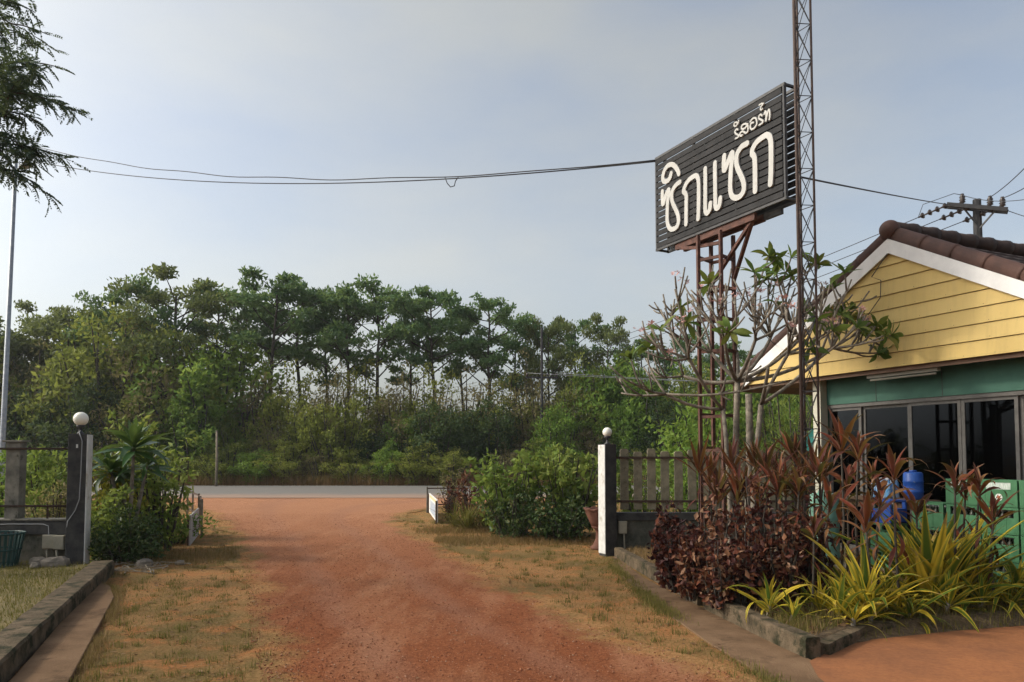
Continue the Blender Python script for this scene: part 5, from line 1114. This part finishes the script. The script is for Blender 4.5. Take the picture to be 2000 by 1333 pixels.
# striped yellow-green strap plants
yl = sorted([(1500, 1165, 6.55, 12, 0.85), (1640, 1185, 6.45, 16, 0.95), (1600, 1175, 6.75, 13, 0.8), (1690, 1165, 6.65, 16, 1.1), (1750, 1185, 6.65, 12, 0.75), (1735, 1140, 7.0, 13, 0.9), (1815, 1130, 7.15, 22, 1.5), (1850, 1120, 7.25, 18, 1.4), (1790, 1120, 7.35, 16, 1.3), (1880, 1165, 6.95, 14, 0.9),
             (1820, 1180, 6.85, 14, 0.85), (1945, 1150, 7.05, 14, 0.9), (1985, 1130, 7.15, 14, 1.0), (1905, 1110, 7.4, 14, 1.1), (1660, 1130, 7.2, 14, 1.0), (1560, 1120, 7.1, 9, 0.7), (2030, 1140, 7.2, 12, 1.0), (1700, 1190, 6.35, 12, 0.8), (1775, 1195, 6.5, 12, 0.8), (1850, 1195, 6.7, 13, 0.85), (1915, 1185, 6.8, 12, 0.85), (1665, 1200, 6.15, 9, 0.6), (1545, 1185, 6.3, 8, 0.6), (1970, 1180, 6.9, 12, 0.85), (1730, 1165, 6.75, 12, 0.85)])
for i, (px, pyb, Y, n, sc) in enumerate(yl):
    b = at(px, pyb, Y + (0.22 if sc < 1.05 else 0.05)); b.z = 0.10; r_ = random.Random(500 + i); sc *= 0.82 if sc < 1.05 else 0.92
    t = thing('striped_strap_plant', 'yellow and green striped strap leaved plant, %s in the bed' % ordw(i), 'plant', b, 'striped strap leaved plants in the bed')
    hs = r_.uniform(0.05, 0.16) * sc; MB().tube([b, b + Vector((0.01, 0, hs))], [0.022, 0.018], 7, False).build('stem', M['bark_grey'], t, True)
    rosette(t, b + Vector((0.01, 0, hs)), int(n * 1.6), B_yel if sc < 1.0 else B_yel[:3] + B_yel[:2], r_, sc, 0.25 if sc < 1.0 else 0.75, 1.52, az0=r_.uniform(0, 6))
# ornamental grass by the notice board, small grassy clump on the bed
for i, (px, pyb, n, sc, Y, lab) in enumerate(((915, 1035, 110, 1.15, 15.4, 'dry arching ornamental grass clump right of the white notice board'), (950, 1030, 80, 1.0, 15.6, 'greener arching grass clump before the bronze bush'), (890, 1030, 70, 0.95, 15.8, 'small arching grass tuft nearest the white notice board'))):
    b = Vector((at(px, 900, Y).x, Y, 0)); t = thing('grass_clump', lab, 'grass clump', b, 'ornamental grass clumps at the right gate'); r_ = random.Random(600 + i)
    rosette(t, b + Vector((0, 0, 0.04)), n, B_grass, r_, sc, 0.6, 1.5)

# ================================================================ PLUMERIA
PBs = Vector((2.98, 9.62, 0.1)); plum = thing('plumeria_tree', 'nearly bare plumeria with forked grey branches and few leaf tufts before the tower', 'tree', PBs)
r_ = random.Random(77); tips = []
trunk_mb = MB()
def limb(p0, p1, ra, rb_, bend, n=5):
    pts = []
    for i in range(n + 1):
        s = i / n; q = p0.lerp(p1, s) + bend * math.sin(math.pi * s); pts.append(q)
    trunk_mb.tube(pts, [ra + (rb_ - ra) * (i / n) for i in range(n + 1)], 7, True); return pts
crotches = []
for (px, py, dy, ra) in ((1462, 770, 0.0, 0.052), (1440, 745, 0.15, 0.045), (1486, 790, -0.1, 0.04), (1412, 800, 0.1, 0.034)):
    c = at(px, py, PBs.y + dy); b0 = PBs + Vector(((px - 1455) / 1444 * 5, dy * 0.6, 0)); limb(b0, c, ra * 1.15, ra * 0.85, Vector((r_.uniform(-0.06, 0.06), 0, 0))); crotches.append((c, ra * 0.8))
nodes = []
for (px, py, dy) in ((1300, 770, 0.1), (1345, 700, -0.3), (1335, 735, 0.4), (1390, 690, 0.2), (1415, 665, -0.4), (1440, 690, 0.4), (1475, 665, -0.2), (1505, 660, 0.35), (1540, 690, -0.35), (1560, 665, 0.2), (1600, 700, -0.1), (1625, 680, 0.3), (1500, 720, -0.5)):
    q = at(px, py, PBs.y + dy * 1.4); c, ra = min(crotches, key=lambda w_: (w_[0] - q).length); hz = Vector((q.x - c.x, q.y - c.y, 0)).length
    limb(c, q, ra * 0.8, 0.021, Vector((r_.uniform(-0.03, 0.03), 0, -0.07 * hz)), 5); nodes.append((q, 0.021))
tgt = [(1213, 768, 0.2), (1232, 745, -0.2), (1262, 700, 0.3), (1248, 655, -0.3), (1300, 640, 0.1), (1290, 605, -0.1), (1330, 600, 0.4), (1350, 575, -0.4), (1375, 560, 0.1), (1400, 600, -0.5), (1432, 545, 0.3), (1450, 600, 0.5), (1478, 535, -0.3), (1500, 560, 0.4),
       (1516, 535, -0.1), (1545, 540, 0.4), (1560, 570, -0.4), (1590, 545, 0.1), (1610, 560, -0.3), (1630, 590, 0.3), (1648, 575, -0.2), (1640, 620, 0.4), (1672, 640, -0.3), (1700, 630, 0.1), (1728, 655, -0.1), (1712, 690, 0.3), (1580, 680, -0.5), (1545, 640, -0.6), (1535, 745, -0.5), (1470, 640, -0.6), (1420, 640, -0.7), (1300, 700, -0.5), (1350, 660, -0.6), (1295, 575, 0.5), (1318, 565, -0.3), (1390, 545, 0.5), (1412, 575, -0.2), (1490, 600, 0.1), (1530, 600, 0.3), (1575, 610, -0.2), (1600, 590, 0.5), (1660, 605, 0.2), (1615, 650, -0.4), (1275, 735, 0.4), (1455, 565, -0.5), (1360, 600, 0.2), (1690, 665, 0.4), (1565, 530, 0.2)]
for i, (px, py, dy) in enumerate(tgt):
    tip = at(px, py, PBs.y + dy * 1.5)
    c, ra = min([q for q in nodes if q[0].z < tip.z + 0.12] or nodes, key=lambda q: (q[0] - tip).length + r_.uniform(0, 0.35)); rr = min(0.021, ra)
    out_ = (tip - c); hz = Vector((out_.x, out_.y, 0)); bend = -Vector((0, 0, 1)) * 0.05 * hz.length + Vector((r_.uniform(-0.03, 0.03), r_.uniform(-0.03, 0.03), 0))
    pts = limb(c, tip, rr * 0.85, 0.011, bend, 6); tips.append((tip, (pts[-1] - pts[-2]).normalized()))
    for f in range(4 if i % 2 else 3):
        s = r_.choice((2, 3, 4, 5)); p0 = pts[s]; d = (pts[-1] - pts[s - 1]).normalized(); sdv = d.orthogonal(); sdv.rotate(Matrix.Rotation(r_.uniform(0, 6.28), 3, d)); dd = (d * 0.7 + sdv * 0.6 + Vector((0, 0, 0.8))).normalized()
        Ln = r_.uniform(0.2, 0.45); p1 = p0 + dd * Ln; limb(p0, p1, 0.0125, 0.0095, Vector((0, 0, -0.03)), 3); tips.append((p1, dd))
        if r_.random() < 0.5:
            d3 = (dd + sdv * r_.choice((-0.9, 0.9)) + Vector((0, 0, 0.2))).normalized(); p2 = p0.lerp(p1, 0.6) + d3 * Ln * 0.5; limb(p0.lerp(p1, 0.6), p2, 0.013, 0.010, Vector((0, 0, -0.02)), 3); tips.append((p2, d3))
trunk_mb.build('branches', M['bark_grey'], plum, True)
fl = MB()
for q in range(5):
    a = q * 1.2566; fl.add([(0, 0, 0), (0.022 * math.cos(a - 0.45), 0.022 * math.sin(a - 0.45), 0.008), (0.04 * math.cos(a), 0.04 * math.sin(a), 0.012), (0.022 * math.cos(a + 0.45), 0.022 * math.sin(a + 0.45), 0.004)], [(0, 1, 2, 3)])
fl_me = make_mesh('flower', fl.v, fl.f, M['petal'], False, rnd=[random.random() for _ in fl.f])
nleafed = 0
TUFT = [(1510, 505), (1538, 505), (1470, 540), (1578, 605), (1605, 625), (1345, 620), (1262, 672), (1238, 695), (1430, 665), (1748, 655), (1722, 640), (1700, 690), (1672, 628), (1642, 560), (1612, 522), (1640, 605), (1560, 705), (1716, 682), (1690, 655), (1735, 670), (1500, 520), (1525, 520), (1555, 535), (1485, 505), (1590, 640), (1655, 640), (1710, 655), (1330, 600), (1290, 640)]
tuft = set()
for (qx, qy) in TUFT:
    q3 = [(abs(px_of(tp_) - qx) + abs((890 - (tp_.z - CAM_H) / tp_.y * FPX) - qy), ii) for ii, (tp_, d_) in enumerate(tips) if ii not in tuft]; tuft.add(min(q3)[1])
for i, (tip, d) in enumerate(tips):
    pxx = px_of(tip); pr_ = 0.55 if pxx > 1600 else (0.42 if pxx < 1300 else 0.22)
    if 1440 < pxx < 1560 and tip.z > 3.6: pr_ = 0.75
    u_ = r_.random()
    if i in tuft or u_ < 0.06:
        nleafed += 1; q = Vector((0, 0, 1)).rotation_difference(d).to_matrix().to_4x4(); n = r_.randint(6, 9)
        for k in range(n):
            az = k * 2.4 + r_.uniform(-0.3, 0.3); el = r_.uniform(-0.1, 1.0)
            put('leaf', B_plum[r_.randrange(3)], plum, Matrix.Translation(tip) @ q @ Matrix.Rotation(az, 4, 'Z') @ Matrix.Rotation(-el, 4, 'Y') @ Matrix.Rotation(r_.uniform(-0.4, 0.4), 4, 'X') @ Matrix.Scale(r_.uniform(0.75, 1.2), 4))
    elif u_ > 0.90:
        for k in range(5): put('flower', fl_me, plum, Matrix.Translation(tip + Vector((r_.uniform(-0.06, 0.06), r_.uniform(-0.06, 0.06), r_.uniform(0.0, 0.09)))) @ Euler((r_.uniform(-0.8, 0.8), r_.uniform(-0.8, 0.8), r_.uniform(0, 6))).to_matrix().to_4x4() @ Matrix.Scale(r_.uniform(0.8, 1.3), 4))

# ================================================================ FEATHERY TREE AT THE UPPER LEFT
def frond_arrays(g_, n_pairs=9, Ln=0.26):
    P = []; D = []; s = []
    for i in range(n_pairs):
        f = (i + 1) / n_pairs; c = np.array([Ln * f, 0, -0.10 * Ln * f * f * 2])
        for sd in (-1, 1):
            d = np.array([0.55, sd * 0.8, -0.25]); d /= np.linalg.norm(d); l = 0.066 * (1 - 0.45 * abs(f - 0.5)); P.append(c + d * l * 0.5); D.append(d); s.append(l)
    return np.array(P), np.array(D), np.array(s)
fP, fD, fS = frond_arrays(g)
TB = Vector((-9.1, 9.2, 0)); r_ = random.Random(81); tm = MB()
tm.tube([TB + Vector((0, 0, -0.1)), TB + Vector((0.1, 0, 2.2)), TB + Vector((-0.1, 0.2, 4.4)), TB + Vector((0.2, 0.1, 6.5)), TB + Vector((0.1, 0, 8.6))], [0.24, 0.19, 0.15, 0.10, 0.04], 10)
fr = []   # (position, direction, scale)
def twig(p0, p1, r0, nf, droop):
    pts = [p0.lerp(p1, s) + Vector((0, 0, droop * math.sin(math.pi * s) - droop * 0.9 * s * s)) for s in np.linspace(0, 1, 7)]; tm.tube(pts, [r0 * (1 - 0.8 * i / 6) + 0.002 for i in range(7)], 5, False)
    for k in range(nf):
        s = r_.uniform(0.12, 1.0); i = min(5, int(s * 6)); p = pts[i].lerp(pts[i + 1], s * 6 - i); t_ = (pts[i + 1] - pts[i]).normalized()
        d = (t_ * r_.uniform(0.3, 1.0) + Vector((r_.uniform(-1, 1), r_.uniform(-1, 1), r_.uniform(-0.9, 0.45)))).normalized(); fr.append((p, d, r_.uniform(0.75, 1.15)))
    return pts
vis = [((-40, 20), (70, 12), 26), ((-60, 60), (95, 55), 26), ((-60, 110), (35, 95), 26), ((-60, 150), (118, 118), 44), ((-60, 180), (150, 205), 66), ((-50, 210), (92, 180), 44), ((-50, 235), (75, 225), 34), ((-60, 290), (135, 300), 46), ((-60, 265), (60, 285), 34), ((-40, 325), (100, 372), 34), ((-60, 250), (35, 330), 30), ((-60, 140), (40, 165), 40), ((-60, 40), (15, 70), 22), ((-60, 200), (20, 215), 40)]
for (a, b, nf) in vis:
    Y = r_.uniform(8.4, 9.6); p0 = at(*a, Y); p1 = at(*b, Y + r_.uniform(-0.3, 0.3)); q = TB + Vector((0.1, 0.05, min(8.0, p0.z - 0.5)))
    tm.tube([q, q.lerp(p0, 0.5) + Vector((0, 0, 0.25)), p0], [0.05, 0.035, 0.02], 6, False); twig(p0, p1, 0.016, int(nf * 0.95), 0.10); m1 = p0.lerp(p1, 0.45); twig(m1, m1 + Vector((0.22, r_.uniform(-0.3, 0.3), r_.uniform(-0.05, 0.3))), 0.008, int(nf * 0.4), 0.05)
for k in range(12):   # the rest of the crown, outside the picture
    az = r_.uniform(0.9, 5.6); h = r_.uniform(4.6, 8.6); Ln = r_.uniform(1.3, 3.2) * (1 - 0.35 * abs(h - 6) / 3); p0 = TB + Vector((0, 0, h - 0.6)); p1 = p0 + Vector((math.cos(az) * Ln, math.sin(az) * Ln, 0.8))
    if p1.x > -7.3: continue
    tm.tube([p0, p0.lerp(p1, 0.5) + Vector((0, 0, 0.15)), p1], [0.05, 0.035, 0.015], 5, False)
    for j in range(4): s = r_.uniform(0.35, 1); pp = p0.lerp(p1, s); twig(pp, pp + Vector((r_.uniform(-0.9, 0.9), r_.uniform(-0.9, 0.9), r_.uniform(-0.2, 0.4))), 0.012, 16, 0.08)
PP = []; DD = []; SS = []
for p, d, s in fr:
    q = np.array(Vector((1, 0, 0)).rotation_difference(d).to_matrix()); PP.append(fP * s @ q.T + np.array(p)); DD.append(fD @ q.T); SS.append(fS * s)
PP = np.concatenate(PP); DD = np.concatenate(DD); SS = np.concatenate(SS)
V, F, rn = leaf_cloud(PP, DD, SS, SS * 0.40, g, 0.1)
t = thing('feathery_tree', 'dark feathery leaved tree hanging in at the upper left', 'tree', TB)
tm.build('trunk', M['bark_dark'], t, True)
put('crown', fast_mesh('crown', V - np.array(TB), F, M['leaf_feather'], rn), t)

# ================================================================ GRASS, LITTER, GRAVEL
def inpoly(x, y, poly):
    c = np.zeros(len(x), bool); n = len(poly)
    for i in range(n):
        x0, y0 = poly[i]; x1, y1 = poly[(i + 1) % n]
        k = ((y0 > y) != (y1 > y)) & (x < (x1 - x0) * (y - y0) / (y1 - y0 + 1e-12) + x0); c ^= k
    return c
def blades(name, label, X, Y, Z, H, Wd, mt, cat='grass'):
    n = len(X); az = g.random(n) * 6.283; le = g.normal(size=n) * 0.5; ln = H * (0.5 + g.random(n)); B_ = np.stack([X, Y, Z], 1)
    sdv = np.stack([np.cos(az), np.sin(az), 0 * az], 1); fw = np.stack([-np.sin(az), np.cos(az), 0 * az], 1)
    w = (Wd * (0.6 + 0.8 * g.random(n)))[:, None]
    tip = B_ + fw * (np.sin(le) * ln)[:, None] + np.array([0, 0, 1]) * (np.cos(le) * ln)[:, None]
    V = np.stack([B_ - sdv * w / 2, B_ + sdv * w / 2, tip], 1).reshape(-1, 3); i = np.arange(n) * 3
    o = put(name, fast_mesh(name, V, np.stack([i, i + 1, i + 2], 1), mt, g.random(n))); return tag(o, label, cat, None, 'stuff')
def patchy(x, y, s, th):
    f = np.sin(x * 1.7 * s + 1.3 * np.sin(y * 1.1 * s)) + np.sin(y * 2.1 * s + 1.7 * np.sin(x * 0.9 * s + 2)) + 0.8 * np.sin(x * 4.3 * s + y * 3.1 * s) ; return f + g.normal(size=len(x)) * 0.8 > th
dl = lambda y: np.interp(y, [q[0] for q in DL], [q[1] for q in DL]); dr = lambda y: np.interp(y, [q[0] for q in DR], [q[1] for q in DR])
# verges either side of the drive
y = 4.6 + 20 * g.random(150000) ** 1.5; x = g.uniform(-9, 3.2, len(y)); left = x < dl(y) - 0.05 * g.normal(size=len(y)) - 0.05
lk = np.interp(y, [3, 5.25, 7.98, 8.65, 9.3, 24], [-2.1, -3.06, -4.25, -4.66, -9, -12]); rk = np.interp(y, [3, 5.25, 7.44, 9.56, 11.4, 13, 24], [2.1, 1.76, 1.5, 1.4, 1.42, 2.5, 3.2])
right = (x > dr(y) + 0.05 * g.normal(size=len(y)) + 0.05) & (x < rk); k = ((left & (x > lk)) | right) & patchy(x, y, 0.9, 0.1)
green = patchy(x, y, 0.5, 1.1) | ((y > 10) & (g.random(len(y)) < 0.4))
blades('verge_grass', 'short dry trodden grass on the verges of the drive', x[k & ~green], y[k & ~green], 0 * x[k & ~green], 0.020, 0.006, M['grass_dry'])
blades('verge_grass', 'short olive grass patches on the verges of the drive', x[k & green], y[k & green], 0 * x[k & green], 0.030, 0.006, M['grass_green'])
# scattered taller tufts on the verges
nt_ = 1500; cy = 4.7 + 13 * g.random(nt_) ** 1.4; cx = g.uniform(-6.5, 2.6, nt_); okk = ((cx < dl(cy) - 0.15) & (cx > np.interp(cy, [5, 8, 9.2, 13], [-2.95, -4.2, -5.2, -7]))) | ((cx > dr(cy) + 0.15) & (cx < np.interp(cy, [3, 5.25, 7.44, 9.56, 11.4, 14], [2.05, 1.7, 1.45, 1.35, 1.38, 1.2]))); cx, cy = cx[okk], cy[okk]
hh_ = np.repeat(0.03 + 0.05 * g.random(len(cx)) ** 2, 26); x = np.repeat(cx, 26) + g.normal(size=len(cx) * 26) * 0.035; y = np.repeat(cy, 26) + g.normal(size=len(cx) * 26) * 0.035
blades('verge_tufts', 'scattered small tufts of olive grass on the verges', x, y, 0 * x, hh_, 0.006, M['grass_green'])
# lawn left, bed right
x = g.uniform(-9, -2.6, 60000); y = g.uniform(4.2, 10.2, 60000); k = (x < np.interp(y, [3, 5.66, 9.75], [-2.95, -4.0, -5.55])) & patchy(x, y, 0.8, -0.9)
blades('lawn_grass', 'short olive lawn grass inside the left kerb', x[k], y[k], 0 * x[k] + 0.09, 0.045, 0.007, M['grass_green'])
x = g.uniform(1.6, 7, 60000); y = g.uniform(5.8, 11.4, 60000); k = inpoly(x, y, [(q[0] + 0.07, q[1] + 0.07) for q in BED[:3]] + [(q[0], q[1] + 0.09) for q in BED[3:]]) & patchy(x, y, 0.9, -0.6)
blades('bed_grass', 'tufty dry grass between the plants of the bed', x[k], y[k], 0 * x[k] + 0.10, 0.08, 0.007, M['grass_dry'])
x = g.uniform(2.2, 8, 30000); y = g.uniform(5.8, 8.4, 30000); yf = np.interp(x, [2.3, 2.95, 3.8, 5.0, 8.0], [5.95, 6.5, 6.78, 7.10, 7.95]); k = ((y > yf) & (y < yf + 0.7)) | ((y > yf - 0.26) & (g.random(len(y)) < 0.5) & (x > 2.9))
blades('bed_grass', 'low green grass along the front edge of the bed', x[k], y[k], np.clip(0.10 + (y[k] - yf[k]) * 0.4, 0.02, 0.10), 0.09, 0.008, M['grass_green'])
# tall grass on the far verge of the road and near verge
x = g.uniform(-34, 30, 26000); y = 38.0 - x * 0.0035 + np.abs(g.normal(size=26000)) * 0.7; k = y > 0
blades('roadside_grass', 'tall dry grass along the far edge of the road', x[k], y[k], 0 * x[k], 0.55, 0.02, M['grass_dry'])
x = g.uniform(-34, 30, 16000); y = 38.5 + np.abs(g.normal(size=16000)) * 0.8
blades('roadside_grass', 'green tall grass under the thickets beyond the road', x, y, 0 * x, 0.7, 0.03, M['grass_green'])
x = np.concatenate([g.uniform(-30, -12, 9000), g.uniform(1.0, 12, 9000)]); y = g.uniform(15.5, 26.5, 18000); k = (x < dl(y) - 0.6) | (x > dr(y) + 1.0)
blades('verge_grass', 'ankle high grass between the garden and the road', x[k], y[k], 0 * x[k], 0.16, 0.012, M['grass_green'])
# dry grass clumped round the shrub feet
x = np.concatenate([g.normal(-0.9, 0.5, 6000), g.uniform(-1.4, 1.4, 8000), g.uniform(-6.2, -4.2, 3500)]); y = np.concatenate([g.normal(15.3, 0.35, 6000), g.normal(13.5, 0.35, 8000), g.normal(11.4, 0.6, 3500)]); k = (x > dr(y) + 0.25) | (x < dl(y) - 0.25)
blades('verge_grass', 'longer dry grass at the feet of the gate shrubs', x[k], y[k], 0 * x[k], 0.085, 0.008, M['grass_dry'])
# weeds along the outer edge of the strips
n = 9000; y = g.uniform(4.9, 11.2, n); x = np.interp(y, [3, 5.25, 6.17, 7.44, 9.56, 11.3], [2.1, 1.76, 1.62, 1.50, 1.40, 1.50]) + g.normal(size=n) * 0.06; k = patchy(x * 3, y, 1.2, 0.2)
blades('edge_grass', 'ragged grass creeping over the edge of the right strip', x[k], y[k], 0 * x[k] + 0.012, 0.045, 0.007, M['grass_green'])
n = 6000; y = g.uniform(4.9, 8.9, n); x = np.interp(y, [3, 5.25, 7.98, 8.65, 9.0], [-2.1, -3.06, -4.25, -4.66, -5.0]) + np.abs(g.normal(size=n)) * 0.07; k = patchy(x * 3, y, 1.2, 0.2)
blades('edge_grass', 'ragged grass along the edge of the left strip', x[k], y[k], 0 * x[k] + 0.0, 0.05, 0.007, M['grass_dry'])
# litter
n = 6000; y = 4.8 + 12 * g.random(n) ** 1.3; x = np.where(g.random(n) < 0.5, g.uniform(-5.0, -1.5, n), g.uniform(-1.6, 3.0, n)); k = ((x < dl(y)) | (x > dr(y)) | (g.random(n) < 0.06)) & ((x < np.interp(y, [4, 7, 12], [1.8, 1.7, 1.55])) | (g.random(n) < 0.3)) & (x > np.interp(y, [5, 8, 9.7, 14], [-3.9, -5.0, -5.6, -6.5]))
P = np.stack([x[k], y[k], 0.012 + 0.01 * g.random(k.sum())], 1); D = g.normal(size=P.shape); D[:, 2] *= 0.15; s = 0.015 + 0.05 * g.random(len(P)) ** 2; V, F, rn = leaf_cloud(P, D, s, s * 0.5, g, 0.2)
V[:, 2] = 0.008 + np.abs(V[:, 2] - 0.012) * 0.6
tag(put('leaf_litter', fast_mesh('leaf_litter', V, F, M['dry_leaf'], rn)), 'scattered dry fallen leaves on the verges', 'leaves', None, 'stuff')
x = g.uniform(2.1, 4.6, 700); y = g.uniform(5.9, 9.5, 700); k = inpoly(x, y, [(q[0] + 0.1, q[1] + 0.12) for q in BED]); P = np.stack([x[k], y[k], 0.115 + 0.02 * g.random(k.sum())], 1); D = g.normal(size=P.shape); D[:, 2] *= 0.3; s = 0.05 + 0.08 * g.random(len(P)); V, F, rn = leaf_cloud(P, D, s, s * 0.4, g, 0.2)
tag(put('leaf_litter', fast_mesh('leaf_litter', V, F, M['dry_leaf'], rn)), 'brown fallen leaves on the soil of the bed', 'leaves', None, 'stuff')
# twigs raked together by the left pillar
mb = MB(); r_ = random.Random(9)
for k in range(46):
    c = Vector((r_.uniform(-5.75, -4.6), r_.uniform(9.75, 10.5), r_.uniform(0.01, 0.06))); a = r_.uniform(0, 3.14); l = r_.uniform(0.08, 0.24); mb.bar(c - Vector((math.cos(a) * l, math.sin(a) * l * 0.6, 0.01)), c + Vector((math.cos(a) * l, math.sin(a) * l * 0.6, r_.uniform(0, 0.05))), 0.010)
tag(mb.build('twig_heap', M['post_wood']), 'raked dry twigs on the ground right of the left pillar', 'twigs', None, 'stuff')
# gravel on the drive
n = 46000; y = 4.7 + 15 * g.random(n) ** 1.7; f = g.random(n); x = dl(y) - 0.25 + (dr(y) - dl(y) + 0.5) * f
edge = np.minimum(f, 1 - f); k = g.random(n) < 0.42 + 0.58 * np.exp(-edge * 9); x, y = x[k], y[k]; n = len(x)
s = 0.003 + 0.007 * g.random(n) ** 3.2; O = np.array([[1, 0, 0], [0, 1, 0], [-1, 0, 0], [0, -1, 0], [0, 0, 0.7], [0, 0, -0.7]]); V = (np.stack([x, y, 0.012 + s * 0.35], 1)[:, None, :] + O[None] * (s[:, None, None] * (0.7 + 0.6 * g.random((n, 6, 1))))).reshape(-1, 3)
tri = np.array([[0, 1, 4], [1, 2, 4], [2, 3, 4], [3, 0, 4], [1, 0, 5], [2, 1, 5], [3, 2, 5], [0, 3, 5]]); F = (np.arange(n)[:, None, None] * 6 + tri[None]).reshape(-1, 3)
M['gravel'] = leafmat('gravel', [(0, (0.14, 0.05, 0.027)), (0.5, (0.26, 0.10, 0.052)), (0.9, (0.34, 0.165, 0.095)), (1, (0.40, 0.26, 0.18))], 0.0, 0.9, objrnd=0.0)
tag(put('gravel', fast_mesh('gravel', V, F, M['gravel'], np.repeat(g.random(n), 8))), 'loose laterite gravel on the drive', 'gravel', None, 'stuff')
